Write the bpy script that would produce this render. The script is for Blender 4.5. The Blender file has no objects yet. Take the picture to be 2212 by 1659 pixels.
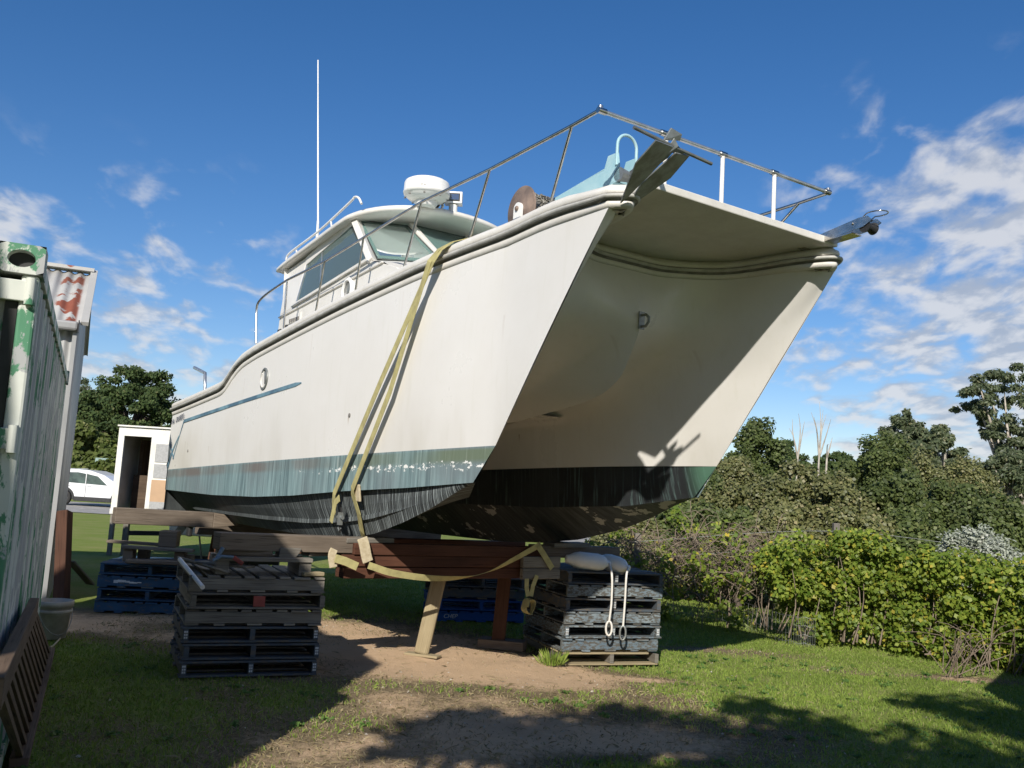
import bpy, math, random
import numpy as np
from mathutils import Vector as V, Matrix
random.seed(7); rng=np.random.default_rng(7)
sc=bpy.context.scene; col=sc.collection
PI=math.pi; R=math.radians
# ------------------------------------------------------------------ camera frame (photo measured on a 2212 x 1659 grid)
F=2000.; CX=1106.; CY=829.5; EYE=1.7
ROLL=math.atan(.06); TH=math.atan(238*math.cos(ROLL)/F)
fw=V((0,math.cos(TH),math.sin(TH))); u0=V((0,-math.sin(TH),math.cos(TH))); r0=V((1,0,0))
cr_,sr_=math.cos(ROLL),math.sin(ROLL)
rt=r0*cr_+u0*sr_; upv=-r0*sr_+u0*cr_
CAM=V((0,0,EYE))
def ray(x,y): return fw+rt*((x-CX)/F)+upv*((CY-y)/F)
def _ss(t): t=np.clip(t,0,1); return t*t*(3-2*t)
def dip(x,y): return -.09*_ss((np.asarray(x,float)-.15)/.75)*_ss((np.asarray(y,float)-8.2)/1.6)   # the lawn lies lower right of the boat
def gnd(x,y,z=0):                                              # point of the ground seen there
    d=ray(x,y); p=CAM+d*((z-EYE)/d.z)
    for _ in range(12): zz=z+float(dip(p.x,p.y)); p=CAM+d*((zz-EYE)/d.z)
    return p
def at(x,y,Y): d=ray(x,y); return CAM+d*(Y/d.y)               # point at a given distance
BA=R(33.7); B0=V((.919,7.912,0))
bf=V((math.sin(BA),-math.cos(BA),0)); bl=V((math.cos(BA),math.sin(BA),0))
def wor(x,y,z): return B0+bf*x+bl*y+V((0,0,z))
def loc(p): q=p-B0; return V((q.dot(bf),q.dot(bl),q.z))
def _bp(px,py,ax,val):
    d=ray(px,py); q=CAM-B0
    o=V((q.dot(bf),q.dot(bl),q.z)); e=V((d.dot(bf),d.dot(bl),d.z))
    return o+e*((val-o[ax])/e[ax])
def bx(px,py,x): return _bp(px,py,0,x)
def by(px,py,y): return _bp(px,py,1,y)
def bz(px,py,z): return _bp(px,py,2,z)
# ------------------------------------------------------------------ mesh builder
class MB:
    def __init__(s): s.v=[];s.f=[];s.m=[];s.u=[];s.s=[]
    def add(s,vs,fs,mat=0,uvs=None,smooth=False):
        b=len(s.v); s.v+= [tuple(p) for p in vs]
        for i,f in enumerate(fs):
            s.f.append([b+k for k in f]); s.m.append(mat); s.s.append(smooth)
            s.u.append(uvs[i] if uvs else [(0,0)]*len(f))
        return s
    def beam(s,p0,p1,w,h,up=(0,0,1),mat=0,taper=1,u0=None):
        p0=V(p0);p1=V(p1);a=(p1-p0);L=a.length;a.normalize();up=V(up)
        sd=a.cross(up); sd=sd.normalized() if sd.length>1e-6 else V((1,0,0)); up=sd.cross(a).normalized()
        vs=[]
        for p,k in ((p0,1),(p1,taper)):
            for x,y in ((-1,-1),(1,-1),(1,1),(-1,1)): vs.append(p+sd*(x*w/2*k)+up*(y*h/2*k))
        fs=[(0,3,2,1),(4,5,6,7),(0,1,5,4),(1,2,6,5),(2,3,7,6),(3,0,4,7)]
        o=random.random()*9 if u0 is None else u0
        uv=[[(o,0),(o,h),(o+.02,h),(o+.02,0)],[(o+L,0),(o+L,h),(o+L+.02,h),(o+L+.02,0)]]
        y=0
        for k in range(4):
            q=w if k%2==0 else h
            uv.append([(o,y),(o,y+q),(o+L,y+q),(o+L,y)]); y+=q
        return s.add(vs,fs,mat,uv)
    def box(s,c,sz,rz=0,mat=0):
        c=V(c); d=V((math.cos(rz),math.sin(rz),0))*(sz[0]/2)
        return s.beam(c-d,c+d,sz[1],sz[2],mat=mat)
    def tube(s,pts,r,seg=8,mat=0,closed=False,cap=True,smooth=True):
        pts=[V(p) for p in pts]; n=len(pts); rr=r if isinstance(r,(list,tuple)) else [r]*n
        vs=[];nrm=None
        for i,p in enumerate(pts):
            a=pts[(i+1)%n] if (closed or i<n-1) else p; b=pts[i-1] if (closed or i>0) else p
            t=(a-b).normalized()
            if nrm is None:
                nrm=t.orthogonal().normalized()
            else:
                nrm=nrm-t*nrm.dot(t); nrm=nrm.normalized() if nrm.length>1e-6 else t.orthogonal().normalized()
            bi=t.cross(nrm)
            for k in range(seg):
                an=2*PI*k/seg; vs.append(p+(nrm*math.cos(an)+bi*math.sin(an))*rr[i])
        fs=[]
        for i in range(n if closed else n-1):
            j=(i+1)%n
            for k in range(seg):
                l=(k+1)%seg; fs.append((i*seg+k,i*seg+l,j*seg+l,j*seg+k))
        s.add(vs,fs,mat,None,smooth)
        if cap and not closed:
            s.add(vs[:seg],[tuple(reversed(range(seg)))],mat); s.add(vs[-seg:],[tuple(range(seg))],mat)
        return s
    def lathe(s,o,ax,prof,seg=24,mat=0,smooth=True):
        o=V(o);ax=V(ax).normalized();e=ax.orthogonal().normalized();g=ax.cross(e);vs=[]
        for r,h in prof:
            for k in range(seg):
                a=2*PI*k/seg; vs.append(o+ax*h+(e*math.cos(a)+g*math.sin(a))*max(r,1e-4))
        fs=[(i*seg+k,i*seg+(k+1)%seg,(i+1)*seg+(k+1)%seg,(i+1)*seg+k) for i in range(len(prof)-1) for k in range(seg)]
        s.add(vs,fs,mat,None,smooth)
        s.add(vs[:seg],[tuple(reversed(range(seg)))],mat); s.add(vs[-seg:],[tuple(range(seg))],mat)
        return s
    def prism(s,poly,vec,mat=0):
        poly=[V(p) for p in poly];vec=V(vec);n=len(poly)
        vs=poly+[p+vec for p in poly]
        fs=[tuple(reversed(range(n))),tuple(range(n,2*n))]+[(i,(i+1)%n,n+(i+1)%n,n+i) for i in range(n)]
        uv=[[(p[0],p[2]) for p in reversed(poly)],[(p[0],p[2]) for p in poly]]+[[(0,0),(.1,0),(.1,.1),(0,.1)]]*n
        return s.add(vs,fs,mat,uv)
    def grid(s,rows,mat=0,smooth=True,flip=False,matf=None):
        n=len(rows[0]);vs=[p for r in rows for p in r]
        for i in range(len(rows)-1):
            pass
        fs=[];ms=[]
        for i in range(len(rows)-1):
            for k in range(n-1):
                f=(i*n+k,i*n+k+1,(i+1)*n+k+1,(i+1)*n+k); fs.append(f[::-1] if flip else f); ms.append(matf(i,k) if matf else mat)
        b=len(s.m); s.add(vs,fs,mat,None,smooth)
        if matf: s.m[b:]=ms
        return s
    def ribbon(s,pts,w,sides,t=.004,mat=0):
        pts=[V(p) for p in pts]; n=len(pts); vs=[]
        for i,p in enumerate(pts):
            tg=(pts[min(i+1,n-1)]-pts[max(i-1,0)]).normalized()
            sd=V(sides[i] if isinstance(sides,list) else sides); sd=(sd-tg*sd.dot(tg)).normalized(); nm=tg.cross(sd)
            vs+=[p-sd*w/2-nm*t/2,p+sd*w/2-nm*t/2,p+sd*w/2+nm*t/2,p-sd*w/2+nm*t/2]
        fs=[];uv=[];d=0
        for i in range(n-1):
            e=d+(pts[i+1]-pts[i]).length
            for k in range(4):
                l=(k+1)%4; fs.append((i*4+k,i*4+l,i*4+4+l,i*4+4+k)); a,b=((0,1),(1,1),(1,0),(0,0))[k]; uv.append([(d,a*w),(d,b*w),(e,b*w),(e,a*w)])
            d=e
        fs+=[(3,2,1,0),tuple(range(n*4-4,n*4))]; uv+=[[(0,0)]*4]*2
        return s.add(vs,fs,mat,uv)
    def mesh(s,name,mats):
        me=bpy.data.meshes.new(name); me.from_pydata(s.v,[],s.f)
        for m in mats: me.materials.append(m)
        me.polygons.foreach_set('material_index',s.m); me.polygons.foreach_set('use_smooth',s.s)
        uvl=me.uv_layers.new(name='UVMap'); flat=[c for f in s.u for p in f for c in p]
        uvl.data.foreach_set('uv',flat); me.update(); return me
    def build(s,name,mats,parent=None,bevel=0,fix=False,center=None):
        if not isinstance(mats,(list,tuple)): mats=[mats]
        center=(parent is None) if center is None else center
        o=V((0,0,0))
        if center:
            a=np.array(s.v); mn=a.min(0);mx=a.max(0); o=V(((mn[0]+mx[0])/2,(mn[1]+mx[1])/2,mn[2]))
            s.v=[(p[0]-o.x,p[1]-o.y,p[2]-o.z) for p in s.v]
        me=s.mesh(name,mats)
        if fix:
            import bmesh
            b=bmesh.new();b.from_mesh(me);bmesh.ops.remove_doubles(b,verts=b.verts,dist=.0008);bmesh.ops.recalc_face_normals(b,faces=b.faces);b.to_mesh(me);b.free()
        ob=bpy.data.objects.new(name,me); col.objects.link(ob); ob.location=o
        if parent: ob.parent=parent
        if bevel:
            md=ob.modifiers.new('bevel','BEVEL'); md.width=bevel; md.segments=2; md.limit_method='ANGLE'; md.angle_limit=R(40)
        return ob
def tag(o,label=None,cat=None,group=None,kind=None):
    if label: o['label']=label
    if cat: o['category']=cat
    if group: o['group']=group
    if kind: o['kind']=kind
    return o
def empty(name,loc_,rz=0,label=None,cat=None,group=None):
    o=bpy.data.objects.new(name,None); col.objects.link(o); o.location=loc_; o.rotation_euler=(0,0,rz); o.empty_display_size=.2
    return tag(o,label,cat,group)
def dup(root,loc_=None,rz=None,label=None,group=None):
    r=root.copy(); col.objects.link(r)
    if loc_ is not None: r.location=loc_
    if rz is not None: r.rotation_euler=(0,0,rz)
    if label: r['label']=label
    if group: r['group']=group
    for ch in list(root.children):
        c=ch.copy(); col.objects.link(c); c.parent=r
        for g in list(ch.children):
            d=g.copy(); col.objects.link(d); d.parent=c
    return r
def interp(tab,x):
    if x<=tab[0][0]: return tab[0][1]
    for (a,b),(c,d) in zip(tab,tab[1:]):
        if x<=c: return b+(d-b)*(x-a)/(c-a)
    return tab[-1][1]
def spline(P,n):
    P=[V(p) for p in P]; P=[P[0]*2-P[1]]+P+[P[-1]*2-P[-2]]; out=[]; m=len(P)-3
    for i in range(n):
        t=i/(n-1)*m; k=min(int(t),m-1); t-=k; a,b,c,d=P[k:k+4]
        out.append(.5*((2*b)+(c-a)*t+(2*a-5*b+4*c-d)*t*t+(3*b-a-3*c+d)*t**3))
    return out
# ------------------------------------------------------------------ materials
class G:
    def __init__(s,tree): s.t=tree
    def add(s,ty,ins=None,**pr):
        n=s.t.nodes.new('ShaderNode'+ty)
        for k,v in pr.items(): setattr(n,k,v)
        for k,v in (ins or {}).items():
            if isinstance(v,bpy.types.NodeSocket): s.t.links.new(v,n.inputs[k])
            else: n.inputs[k].default_value=v
        return n
    def co(s,w='Object'): return s.add('TexCoord').outputs[w]
    def map(s,vec,scale=(1,1,1),loc=(0,0,0)): return s.add('Mapping',{'Vector':vec,'Scale':scale,'Location':loc}).outputs[0]
    def noise(s,vec,scale=5,detail=4,rough=.55,dist=0): return s.add('TexNoise',{'Vector':vec,'Scale':scale,'Detail':detail,'Roughness':rough,'Distortion':dist}).outputs[0]
    def ramp(s,fac,stops,inter='LINEAR'):
        n=s.add('ValToRGB',{'Fac':fac}); e=n.color_ramp.elements; n.color_ramp.interpolation=inter
        while len(e)<len(stops): e.new(.5)
        for q,(p,c) in zip(e,stops):
            q.position=p; q.color=(c,c,c,1) if not isinstance(c,(tuple,list)) else (*c,1)
        return n.outputs[0]
    def mix(s,f,a,b,mode='MIX'):
        n=s.add('Mix',data_type='RGBA',blend_type=mode)
        for i,v in ((0,f),(6,a),(7,b)):
            if isinstance(v,bpy.types.NodeSocket): s.t.links.new(v,n.inputs[i])
            else: n.inputs[i].default_value=v if i==0 else (*v[:3],1)
        return n.outputs[2]
    def math(s,op,a,b=0,c=0,clamp=False):
        n=s.add('Math',operation=op,use_clamp=clamp)
        for i,v in enumerate((a,b,c)):
            if isinstance(v,bpy.types.NodeSocket): s.t.links.new(v,n.inputs[i])
            else: n.inputs[i].default_value=v
        return n.outputs[0]
    def sep(s,vec): return s.add('SeparateXYZ',{'Vector':vec}).outputs
    def comb(s,x,y,z): return s.add('CombineXYZ',{'X':x,'Y':y,'Z':z}).outputs[0]
    def smooth(s,x,a,b): return s.add('MapRange',{'Value':x,'From Min':a,'From Max':b,'To Min':0.,'To Max':1.},interpolation_type='SMOOTHSTEP').outputs[0]
def newmat(name):
    m=bpy.data.materials.new(name); m.use_nodes=True; t=m.node_tree; b=t.nodes['Principled BSDF']; return m,G(t),b
def fin(g,b,colr=None,rough=.5,metal=0,bump=None,bs=.2,bd=.01,spec=None):
    L=g.t.links
    for k,v in (('Base Color',colr),('Roughness',rough),('Metallic',metal)):
        if v is None: continue
        if isinstance(v,bpy.types.NodeSocket): L.new(v,b.inputs[k])
        else: b.inputs[k].default_value=(*v,1) if k=='Base Color' else v
    if spec is not None: b.inputs['Specular IOR Level'].default_value=spec
    if bump is not None: L.new(g.add('Bump',{'Height':bump,'Strength':bs,'Distance':bd}).outputs[0],b.inputs['Normal'])
def plain(name,c1,c2=None,scale=6,rough=.5,metal=0,bs=.1,spec=None,lo=.4,hi=.65):
    m,g,b=newmat(name); n=g.noise(g.co(),scale,5,.6)
    c2=c2 or tuple(x*.75 for x in c1)
    fin(g,b,g.mix(g.ramp(n,[(lo,0.),(hi,1.)]),c1,c2),rough,metal,n,bs,.004,spec); return m
def wood(name,a,bc,dark,rough=.85,grey=None):
    m,g,b=newmat(name); uv=g.co('UV'); rnd=g.add('ObjectInfo').outputs['Random']
    v=g.add('VectorMath',{0:uv,1:g.comb(g.math('MULTIPLY',rnd,37.),g.math('MULTIPLY',rnd,11.),0.)},operation='ADD').outputs[0]
    n1=g.noise(g.map(v,(1.6,38,1)),1,6,.65,.6); n2=g.noise(g.map(v,(.8,2.2,1)),1.7,4,.6); n3=g.noise(g.map(v,(2.5,95,1)),1,3,.5,.3)
    c=g.mix(g.ramp(n1,[(.3,0.),(.7,1.)]),a,bc); isl=g.add('NewGeometry').outputs['Random Per Island']
    c=g.mix(g.ramp(n3,[(.56,0.),(.68,.85)]),c,dark)
    c=g.mix(g.ramp(n2,[(.35,0.),(.7,.75)]),c,grey or tuple(x*.55 for x in a)); c=g.mix(1.,c,g.ramp(isl,[(0.,(.62,.60,.57)),(.5,(.92,.92,.92)),(1.,(1.3,1.27,1.2))]),'MULTIPLY')
    h=g.math('ADD',g.math('MULTIPLY',n1,.6),g.math('MULTIPLY',n3,-.8))
    fin(g,b,c,rough,0,h,.5,.004,.25); return m
def worn(name,paint,under,paint2=None,amt=.5,scale=6):
    """painted timber rubbed back to the wood"""
    m,g,b=newmat(name); uv=g.co('UV'); rnd=g.add('ObjectInfo').outputs['Random']
    v=g.add('VectorMath',{0:uv,1:g.comb(g.math('MULTIPLY',rnd,37.),g.math('MULTIPLY',rnd,11.),0.)},operation='ADD').outputs[0]
    n=g.noise(g.map(v,(1.6,4,1)),scale,8,.7,.5); n2=g.noise(g.map(v,(1.5,45,1)),1,5,.6)
    p=g.mix(g.ramp(g.noise(v,3,4),[(.35,0.),(.65,1.)]),paint,paint2 or tuple(x*.6 for x in paint))
    u=g.mix(n2,under,tuple(x*.45 for x in under))
    isl=g.add('NewGeometry').outputs['Random Per Island']; n=g.math('ADD',n,g.math('MULTIPLY',g.math('SUBTRACT',isl,.5),.16))
    fin(g,b,g.mix(1.,g.mix(g.ramp(n,[(amt-.02,0.),(amt+.05,1.)]),p,u),g.ramp(isl,[(0.,(.7,.7,.7)),(1.,(1.2,1.2,1.18))]),'MULTIPLY'),.8,0,n,.4,.003,.25); return m
def leafmat(name,a,b_,c=None,trans=.35,rough=.55,spec=.4):
    m,g,b=newmat(name); isl=g.add('NewGeometry').outputs['Random Per Island']; n=g.noise(g.co(),.9,3)
    cc=g.mix(isl,a,b_)
    if c: cc=g.mix(g.ramp(isl,[(.9,0.),(.97,1.)]),cc,c)
    cc=g.mix(g.ramp(n,[(.35,.0),(.7,.5)]),cc,tuple(x*.55 for x in a))
    fin(g,b,cc,rough,0,spec=spec)
    tr=g.add('BsdfTranslucent',{'Color':g.mix(.3,cc,(.25,.35,.03))}); mx=g.add('MixShader',{0:trans,1:b.outputs[0],2:tr.outputs[0]})
    g.t.links.new(mx.outputs[0],g.t.nodes['Material Output'].inputs['Surface']); return m
def glassmat(name,tint,gl=.12,rough=.03,haze=.0,hz=(.3,.4,.38)):
    m,g,b=newmat(name); fr=g.add('Fresnel',{'IOR':1.5}).outputs[0]
    t=g.add('BsdfTransparent',{'Color':(*tint,1)}); s=g.add('BsdfGlossy',{'Color':(.9,.95,.95,1),'Roughness':rough})
    mx=g.add('MixShader',{0:g.math('ADD',g.math('MULTIPLY',fr,1.),gl,clamp=True),1:t.outputs[0],2:s.outputs[0]})
    df=g.add('BsdfDiffuse',{'Color':(*hz,1)}); mx=g.add('MixShader',{0:haze,1:mx.outputs[0],2:df.outputs[0]})
    g.t.links.new(mx.outputs[0],g.t.nodes['Material Output'].inputs['Surface']); return m
M={}
# gelcoat white with faint grime and scuffs
m,g,b=newmat('gelcoat'); o=g.co(); n=g.noise(o,1.3,6,.6); n2=g.noise(g.map(o,(6,6,.7)),2.5,4); s2=g.noise(o,45,2)
c=g.mix(g.ramp(n,[(.4,0.),(.75,.6)]),(.72,.70,.66),(.65,.625,.575)); c=g.mix(g.ramp(n2,[(.55,0.),(.8,.35)]),c,(.6,.58,.5)); c=g.mix(g.ramp(s2,[(.76,0.),(.8,.35)]),c,(.33,.3,.25)); hx,hy,hz_=g.sep(o)
def weep(c,x0,z0,wd,ln,k):   # rust weeping down from a fitting
    f=g.math('MULTIPLY',g.math('SUBTRACT',1.,g.smooth(g.math('ABSOLUTE',g.math('SUBTRACT',hx,x0)),wd*.3,wd)),g.math('MULTIPLY',g.math('SUBTRACT',1.,g.smooth(hz_,z0-.01,z0+.01)),g.smooth(hz_,z0-ln,z0)))
    return g.mix(g.math('MULTIPLY',f,k),c,(.34,.25,.16))
for a_ in ((-2.37,2.36,.014,.10,.7),(-7.75,2.18,.012,.22,.6),(-7.62,2.16,.01,.15,.5),(-6.6,2.1,.012,.12,.5),(-4.75,2.74,.02,.25,.18),(-3.4,3.3,.02,.5,.12),(-5.4,2.95,.015,.6,.15),(-1.5,3.5,.015,.6,.1),(.03,3.1,.02,.3,.15)): c=weep(c,*a_)
fb=g.noise(g.map(o,(1,1,.35)),1.1,4,.6); c=g.mix(g.math('MULTIPLY',g.ramp(fb,[(.5,0.),(.7,1.)]),g.math('MULTIPLY',g.math('SUBTRACT',1.,g.smooth(hz_,1.95,2.7)),.5)),c,(.52,.49,.42))
fin(g,b,c,g.ramp(n,[(.3,.24),(.7,.42)]),0,g.noise(o,.9,2),.12,.03,.45); M['gel']=m
m,g,b=newmat('deck_gelcoat'); o=g.co(); n=g.noise(o,5,6,.65); s2=g.noise(o,60,3,.6)
c=g.mix(g.ramp(n,[(.35,0.),(.8,.7)]),(.72,.695,.64),(.55,.52,.46)); c=g.mix(g.ramp(s2,[(.62,0.),(.75,.45)]),c,(.3,.28,.24)); fin(g,b,c,.45,0,n,.05,.01); M['deck']=m
M['cabin']=plain('cabin_white',(.74,.715,.66),(.66,.63,.57),2.5,.35,bs=.02)
M['rub']=plain('rub_rail_grey',(.50,.49,.45),(.36,.35,.32),9,.5)
M['groove']=plain('seam_dark',(.17,.16,.145),(.26,.25,.225),8,.8)
# antifouling: streaked old paint. z is measured from the painted waterline
def antifoul(name,bottom):
    m,g,b=newmat(name); o=g.co(); x,y,z=g.sep(o)
    d=g.math('SUBTRACT',g.math('ADD',2.068,g.math('MULTIPLY',x,.0357)),z)       # metres below the waterline
    st=g.noise(g.comb(g.math('MULTIPLY',x,26.),g.math('MULTIPLY',y,3.),g.math('MULTIPLY',z,.9)),1,5,.65)
    st2=g.noise(g.comb(g.math('MULTIPLY',x,70.),0.,g.math('MULTIPLY',z,1.3)),1,3,.6)
    big=g.noise(g.map(o,(.8,.8,.8)),1.2,3); fl=g.noise(g.map(o,(1.6,1.6,3)),9,5,.7)
    if not bottom:
        c=g.mix(g.ramp(st,[(.33,0.),(.62,1.)]),(.085,.135,.145),(.24,.34,.345))
        c=g.mix(g.ramp(big,[(.42,0.),(.62,.65)]),c,(.16,.19,.20))
        c=g.mix(g.ramp(st2,[(.62,0.),(.72,.55)]),c,(.5,.58,.55))
        top=g.math('MULTIPLY',g.smooth(d,.0,.03),g.math('SUBTRACT',1.,g.smooth(d,.09,.15)))
        c=g.mix(g.math('MULTIPLY',top,g.ramp(big,[(.4,.15),(.6,.6)])),c,g.mix(g.smooth(x,-3.6,-1.2),(.15,.10,.075),(.12,.15,.055)))
        c=g.mix(g.math('MULTIPLY',g.ramp(st,[(.6,0.),(.7,1.)]),g.math('MULTIPLY',top,.5)),c,(.45,.46,.42))
        band=g.math('MULTIPLY',g.smooth(d,.08,.13),g.math('SUBTRACT',1.,g.smooth(d,.15,.22)))
        fk=g.math('MULTIPLY',band,g.smooth(x,-6.,-1.2)); fk=g.math('ADD',g.math('MULTIPLY',fk,.185),fl)
        c=g.mix(g.ramp(fk,[(.72,0.),(.745,1.)]),c,(.78,.78,.74))
    else:
        c=g.mix(g.ramp(st,[(.4,0.),(.7,.8)]),(.035,.039,.04),(.105,.12,.12))
        c=g.mix(g.math('MULTIPLY',g.ramp(st2,[(.53,0.),(.60,.95)]),g.math('MULTIPLY',g.smooth(x,-6.5,-2.2),g.smooth(y,-.9,-1.1))),c,(.33,.37,.37))
        fk=g.noise(g.map(o,(1,1,1.6)),3.2,5,.6)
        c=g.mix(g.math('MULTIPLY',g.ramp(fk,[(.61,0.),(.62,1.)]),g.smooth(y,.2,.5)),c,(.42,.42,.40))
    fin(g,b,c,.6,0,st,.1,.004,.3); return m
M['af']=antifoul('antifouling_band',False); M['afb']=antifoul('antifouling_bottom',True)
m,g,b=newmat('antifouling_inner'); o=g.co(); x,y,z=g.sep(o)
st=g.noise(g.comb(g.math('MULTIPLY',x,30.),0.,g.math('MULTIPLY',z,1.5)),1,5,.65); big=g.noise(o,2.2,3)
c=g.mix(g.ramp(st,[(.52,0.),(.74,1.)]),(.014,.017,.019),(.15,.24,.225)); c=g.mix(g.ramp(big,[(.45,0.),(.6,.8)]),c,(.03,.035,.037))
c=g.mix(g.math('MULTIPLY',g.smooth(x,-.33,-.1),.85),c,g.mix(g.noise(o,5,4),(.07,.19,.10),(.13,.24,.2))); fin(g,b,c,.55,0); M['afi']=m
M['steel']=plain('stainless',(.62,.60,.56),(.42,.40,.36),12,.22,1,.05)
M['alu']=plain('aluminium_tube',(.72,.74,.74),(.5,.52,.52),9,.35,.85,.05)
M['galv']=plain('galvanised',(.33,.35,.34),(.22,.22,.2),10,.5,.7,.2)
M['rust']=plain('rusty_flange',(.26,.19,.15),(.16,.12,.10),9,.7,.3,.2)
M['chain']=plain('chain_links',(.36,.34,.29),(.08,.075,.06),22,.6,.4,.3)
M['bluep']=plain('pale_blue_paint',(.30,.50,.56),(.38,.56,.6),7,.5,bs=.05)
M['black']=plain('black_rubber',(.018,.018,.018),(.03,.03,.03),8,.6)
M['white']=plain('white_plastic',(.82,.81,.78),(.75,.74,.7),4,.35,bs=.02)
M['glass']=glassmat('tinted_glass',(.60,.80,.76),.03,haze=.19,hz=(.40,.52,.49))
M['lens']=glassmat('lamp_lens',(.8,.8,.8),.25)
M['port']=plain('porthole_glass',(.16,.17,.16),(.1,.1,.1),5,.1)
M['stripe']=plain('blue_vinyl',(.07,.14,.20),(.17,.30,.36),3,.5)
M['ink']=plain('lettering',(.05,.06,.09),(.12,.13,.16),6,.6)
M['strap']=plain('yellow_webbing',(.47,.42,.19),(.34,.30,.14),11,.85,bs=.3,spec=.2)
M['pad']=plain('carpet_pad',(.56,.48,.33),(.44,.36,.23),30,1,bs=.6,spec=.1)
M['sleeper']=wood('weathered_sleeper',(.20,.155,.115),(.29,.24,.19),(.05,.037,.027),grey=(.12,.095,.075))
M['redwood']=wood('red_hardwood',(.12,.05,.03),(.17,.075,.045),(.045,.018,.012))
M['grey']=wood('grey_timber',(.22,.20,.17),(.33,.305,.26),(.07,.06,.05))
M['pine']=wood('treated_pine_post',(.40,.33,.20),(.50,.42,.27),(.2,.15,.08),grey=(.3,.24,.14))
M['darkpost']=wood('dark_red_post',(.10,.045,.028),(.14,.07,.045),(.03,.015,.01))
M['rack']=wood('brown_rack',(.17,.115,.08),(.24,.17,.12),(.05,.035,.025))
M['bluepal']=worn('blue_pallet_paint',(.04,.105,.19),(.16,.145,.12),(.03,.07,.13),.54)
M['navypal']=worn('faded_navy_pallet_paint',(.10,.118,.135),(.19,.165,.135),(.07,.085,.105),.49)
M['palepal']=worn('pale_blue_flaking_paint',(.27,.315,.33),(.15,.14,.12),(.13,.18,.22),.45,11)
M['brightpal']=worn('bright_blue_pallet_paint',(.02,.10,.36),(.14,.14,.15),(.02,.08,.28),.62)
M['letter']=plain('stencil_white',(.62,.63,.62),(.4,.41,.41),20,.8)
M['clampblue']=plain('greyed_blue_paint',(.13,.19,.25),(.09,.13,.17),9,.6)
M['pvc']=plain('pvc_pipe',(.75,.75,.74),(.6,.6,.58),6,.4)
M['red']=plain('faded_red_paint',(.30,.06,.045),(.2,.04,.03),9,.7)
M['bark']=plain('bark',(.13,.10,.075),(.06,.045,.035),9,.95,bs=.6)
M['palebark']=plain('pale_gum_bark',(.50,.45,.38),(.30,.26,.21),4,.85,bs=.3)
M['twig']=plain('dry_twigs',(.24,.19,.14),(.13,.095,.07),9,.95)
M['carwhite']=plain('car_white',(.78,.79,.80),(.74,.75,.76),2,.18,bs=0)
M['carglass']=plain('car_window',(.05,.07,.07),(.09,.13,.12),2,.08)
M['tyre']=plain('tyre',(.02,.02,.02),(.035,.033,.03),9,.8)
M['rim']=plain('alloy_rim',(.5,.5,.5),(.35,.35,.35),9,.35,.8)
# ------------------------------------------------------------------ the catamaran (local frame: x to the bow, y to port, z up)
boat=empty('catamaran',B0,R(33.7)-PI/2,'white twin hulled motor cruiser with green antifouling propped up on pallets','boat')
XS=-8.65
KN=[(-8.8,2.575),(-7.83,2.645),(-7.06,2.705),(-6.35,2.765),(-6.15,2.81),(-6.0,2.90),(-5.8,3.00),(-5.55,3.085),(-5.07,3.16),(-4.01,3.28),(-2.86,3.408),(-1.265,3.571),(-.76,3.612),(-.17,3.654),(.5,3.70),(1.25,3.703)]
CH=[(-8.7,1.456),(-6.27,1.456),(-4.69,1.49),(-3.6,1.543),(-2.4,1.63),(-1.2,1.70),(-.25,1.773)]
KE=[(-8.7,1.08),(-5,1.1),(-3.4,1.12),(-2.6,1.175),(-2,1.25),(-1.35,1.40),(-.9,1.54),(-.5,1.70),(-.27,1.773)]
KY=[(-8.7,1.13),(-3,1.19),(-1.35,1.262),(-.8,1.25),(-.27,1.225)]
IY=[(-8.7,.6),(-3,.64),(-1.6,.75),(-.87,.9),(-.27,1.222)]; IZ=[(-8.7,1.45),(-2,1.58),(-.87,1.65),(-.27,1.772)]
WY=[(0,1.223),(.5,1.005),(1.1,.82),(1.8,.7),(3,.61),(9,.58)]
def hb(x): return 1.225 if x>=0 else 1.225+.36*(1-math.exp(x/3))
def kn(x):
    return sum(interp(KN,x+d)*w for d,w in ((-.12,1),(-.06,2),(0,3),(.06,2),(.12,1)))/9
def wl(x): return 2.068+.0357*x
NS=70; TT=[i/NS for i in range(NS+1)]
def xs_(xb): return [xb-(xb-XS)*t**1.35 for t in TT]
def lerp(a,b,t): return a+(b-a)*t
def both(mb,fn,**k):
    """add the starboard patch and its mirror"""
    rows=fn(); mb.grid([[V(p) for p in r] for r in rows],**k)
    mb.grid([[V((p[0],-p[1],p[2])) for p in r] for r in rows],flip=True,**k)
def topside():
    xa,xb=xs_(1.25),xs_(0.)
    return [[(lambda x:(x,-hb(x)-.012*math.sin(PI*v),lerp(kn(a),wl(b_),v)))(lerp(a,b_,v)) for a,b_ in zip(xa,xb)] for v in [i/8 for i in range(9)]]
def band():
    xa,xb=xs_(0.),xs_(-.25)
    return [[(lambda x:(x,-hb(x),lerp(wl(a),interp(CH,b_),v)))(lerp(a,b_,v)) for a,b_ in zip(xa,xb)] for v in (0,.5,1)]
def bottom_out():
    xa,xb=xs_(-.25),xs_(-.27); rows=[[(a,-hb(a),interp(CH,a)) for a in xa],[(a,-hb(a)+.05*min(1,(-.25-a)/.8),interp(CH,a)+.004) for a in xa]]
    for v in (.33,.66,1):
        rows.append([(lerp(a,b_,v),-lerp(hb(a)-.05*min(1,(-.25-a)/.8),interp(KY,b_),v)-.02*math.sin(PI*v)*min(1,-.25-a),lerp(interp(CH,a),interp(KE,b_),v)) for a,b_ in zip(xa,xb)])
    return rows
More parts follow.
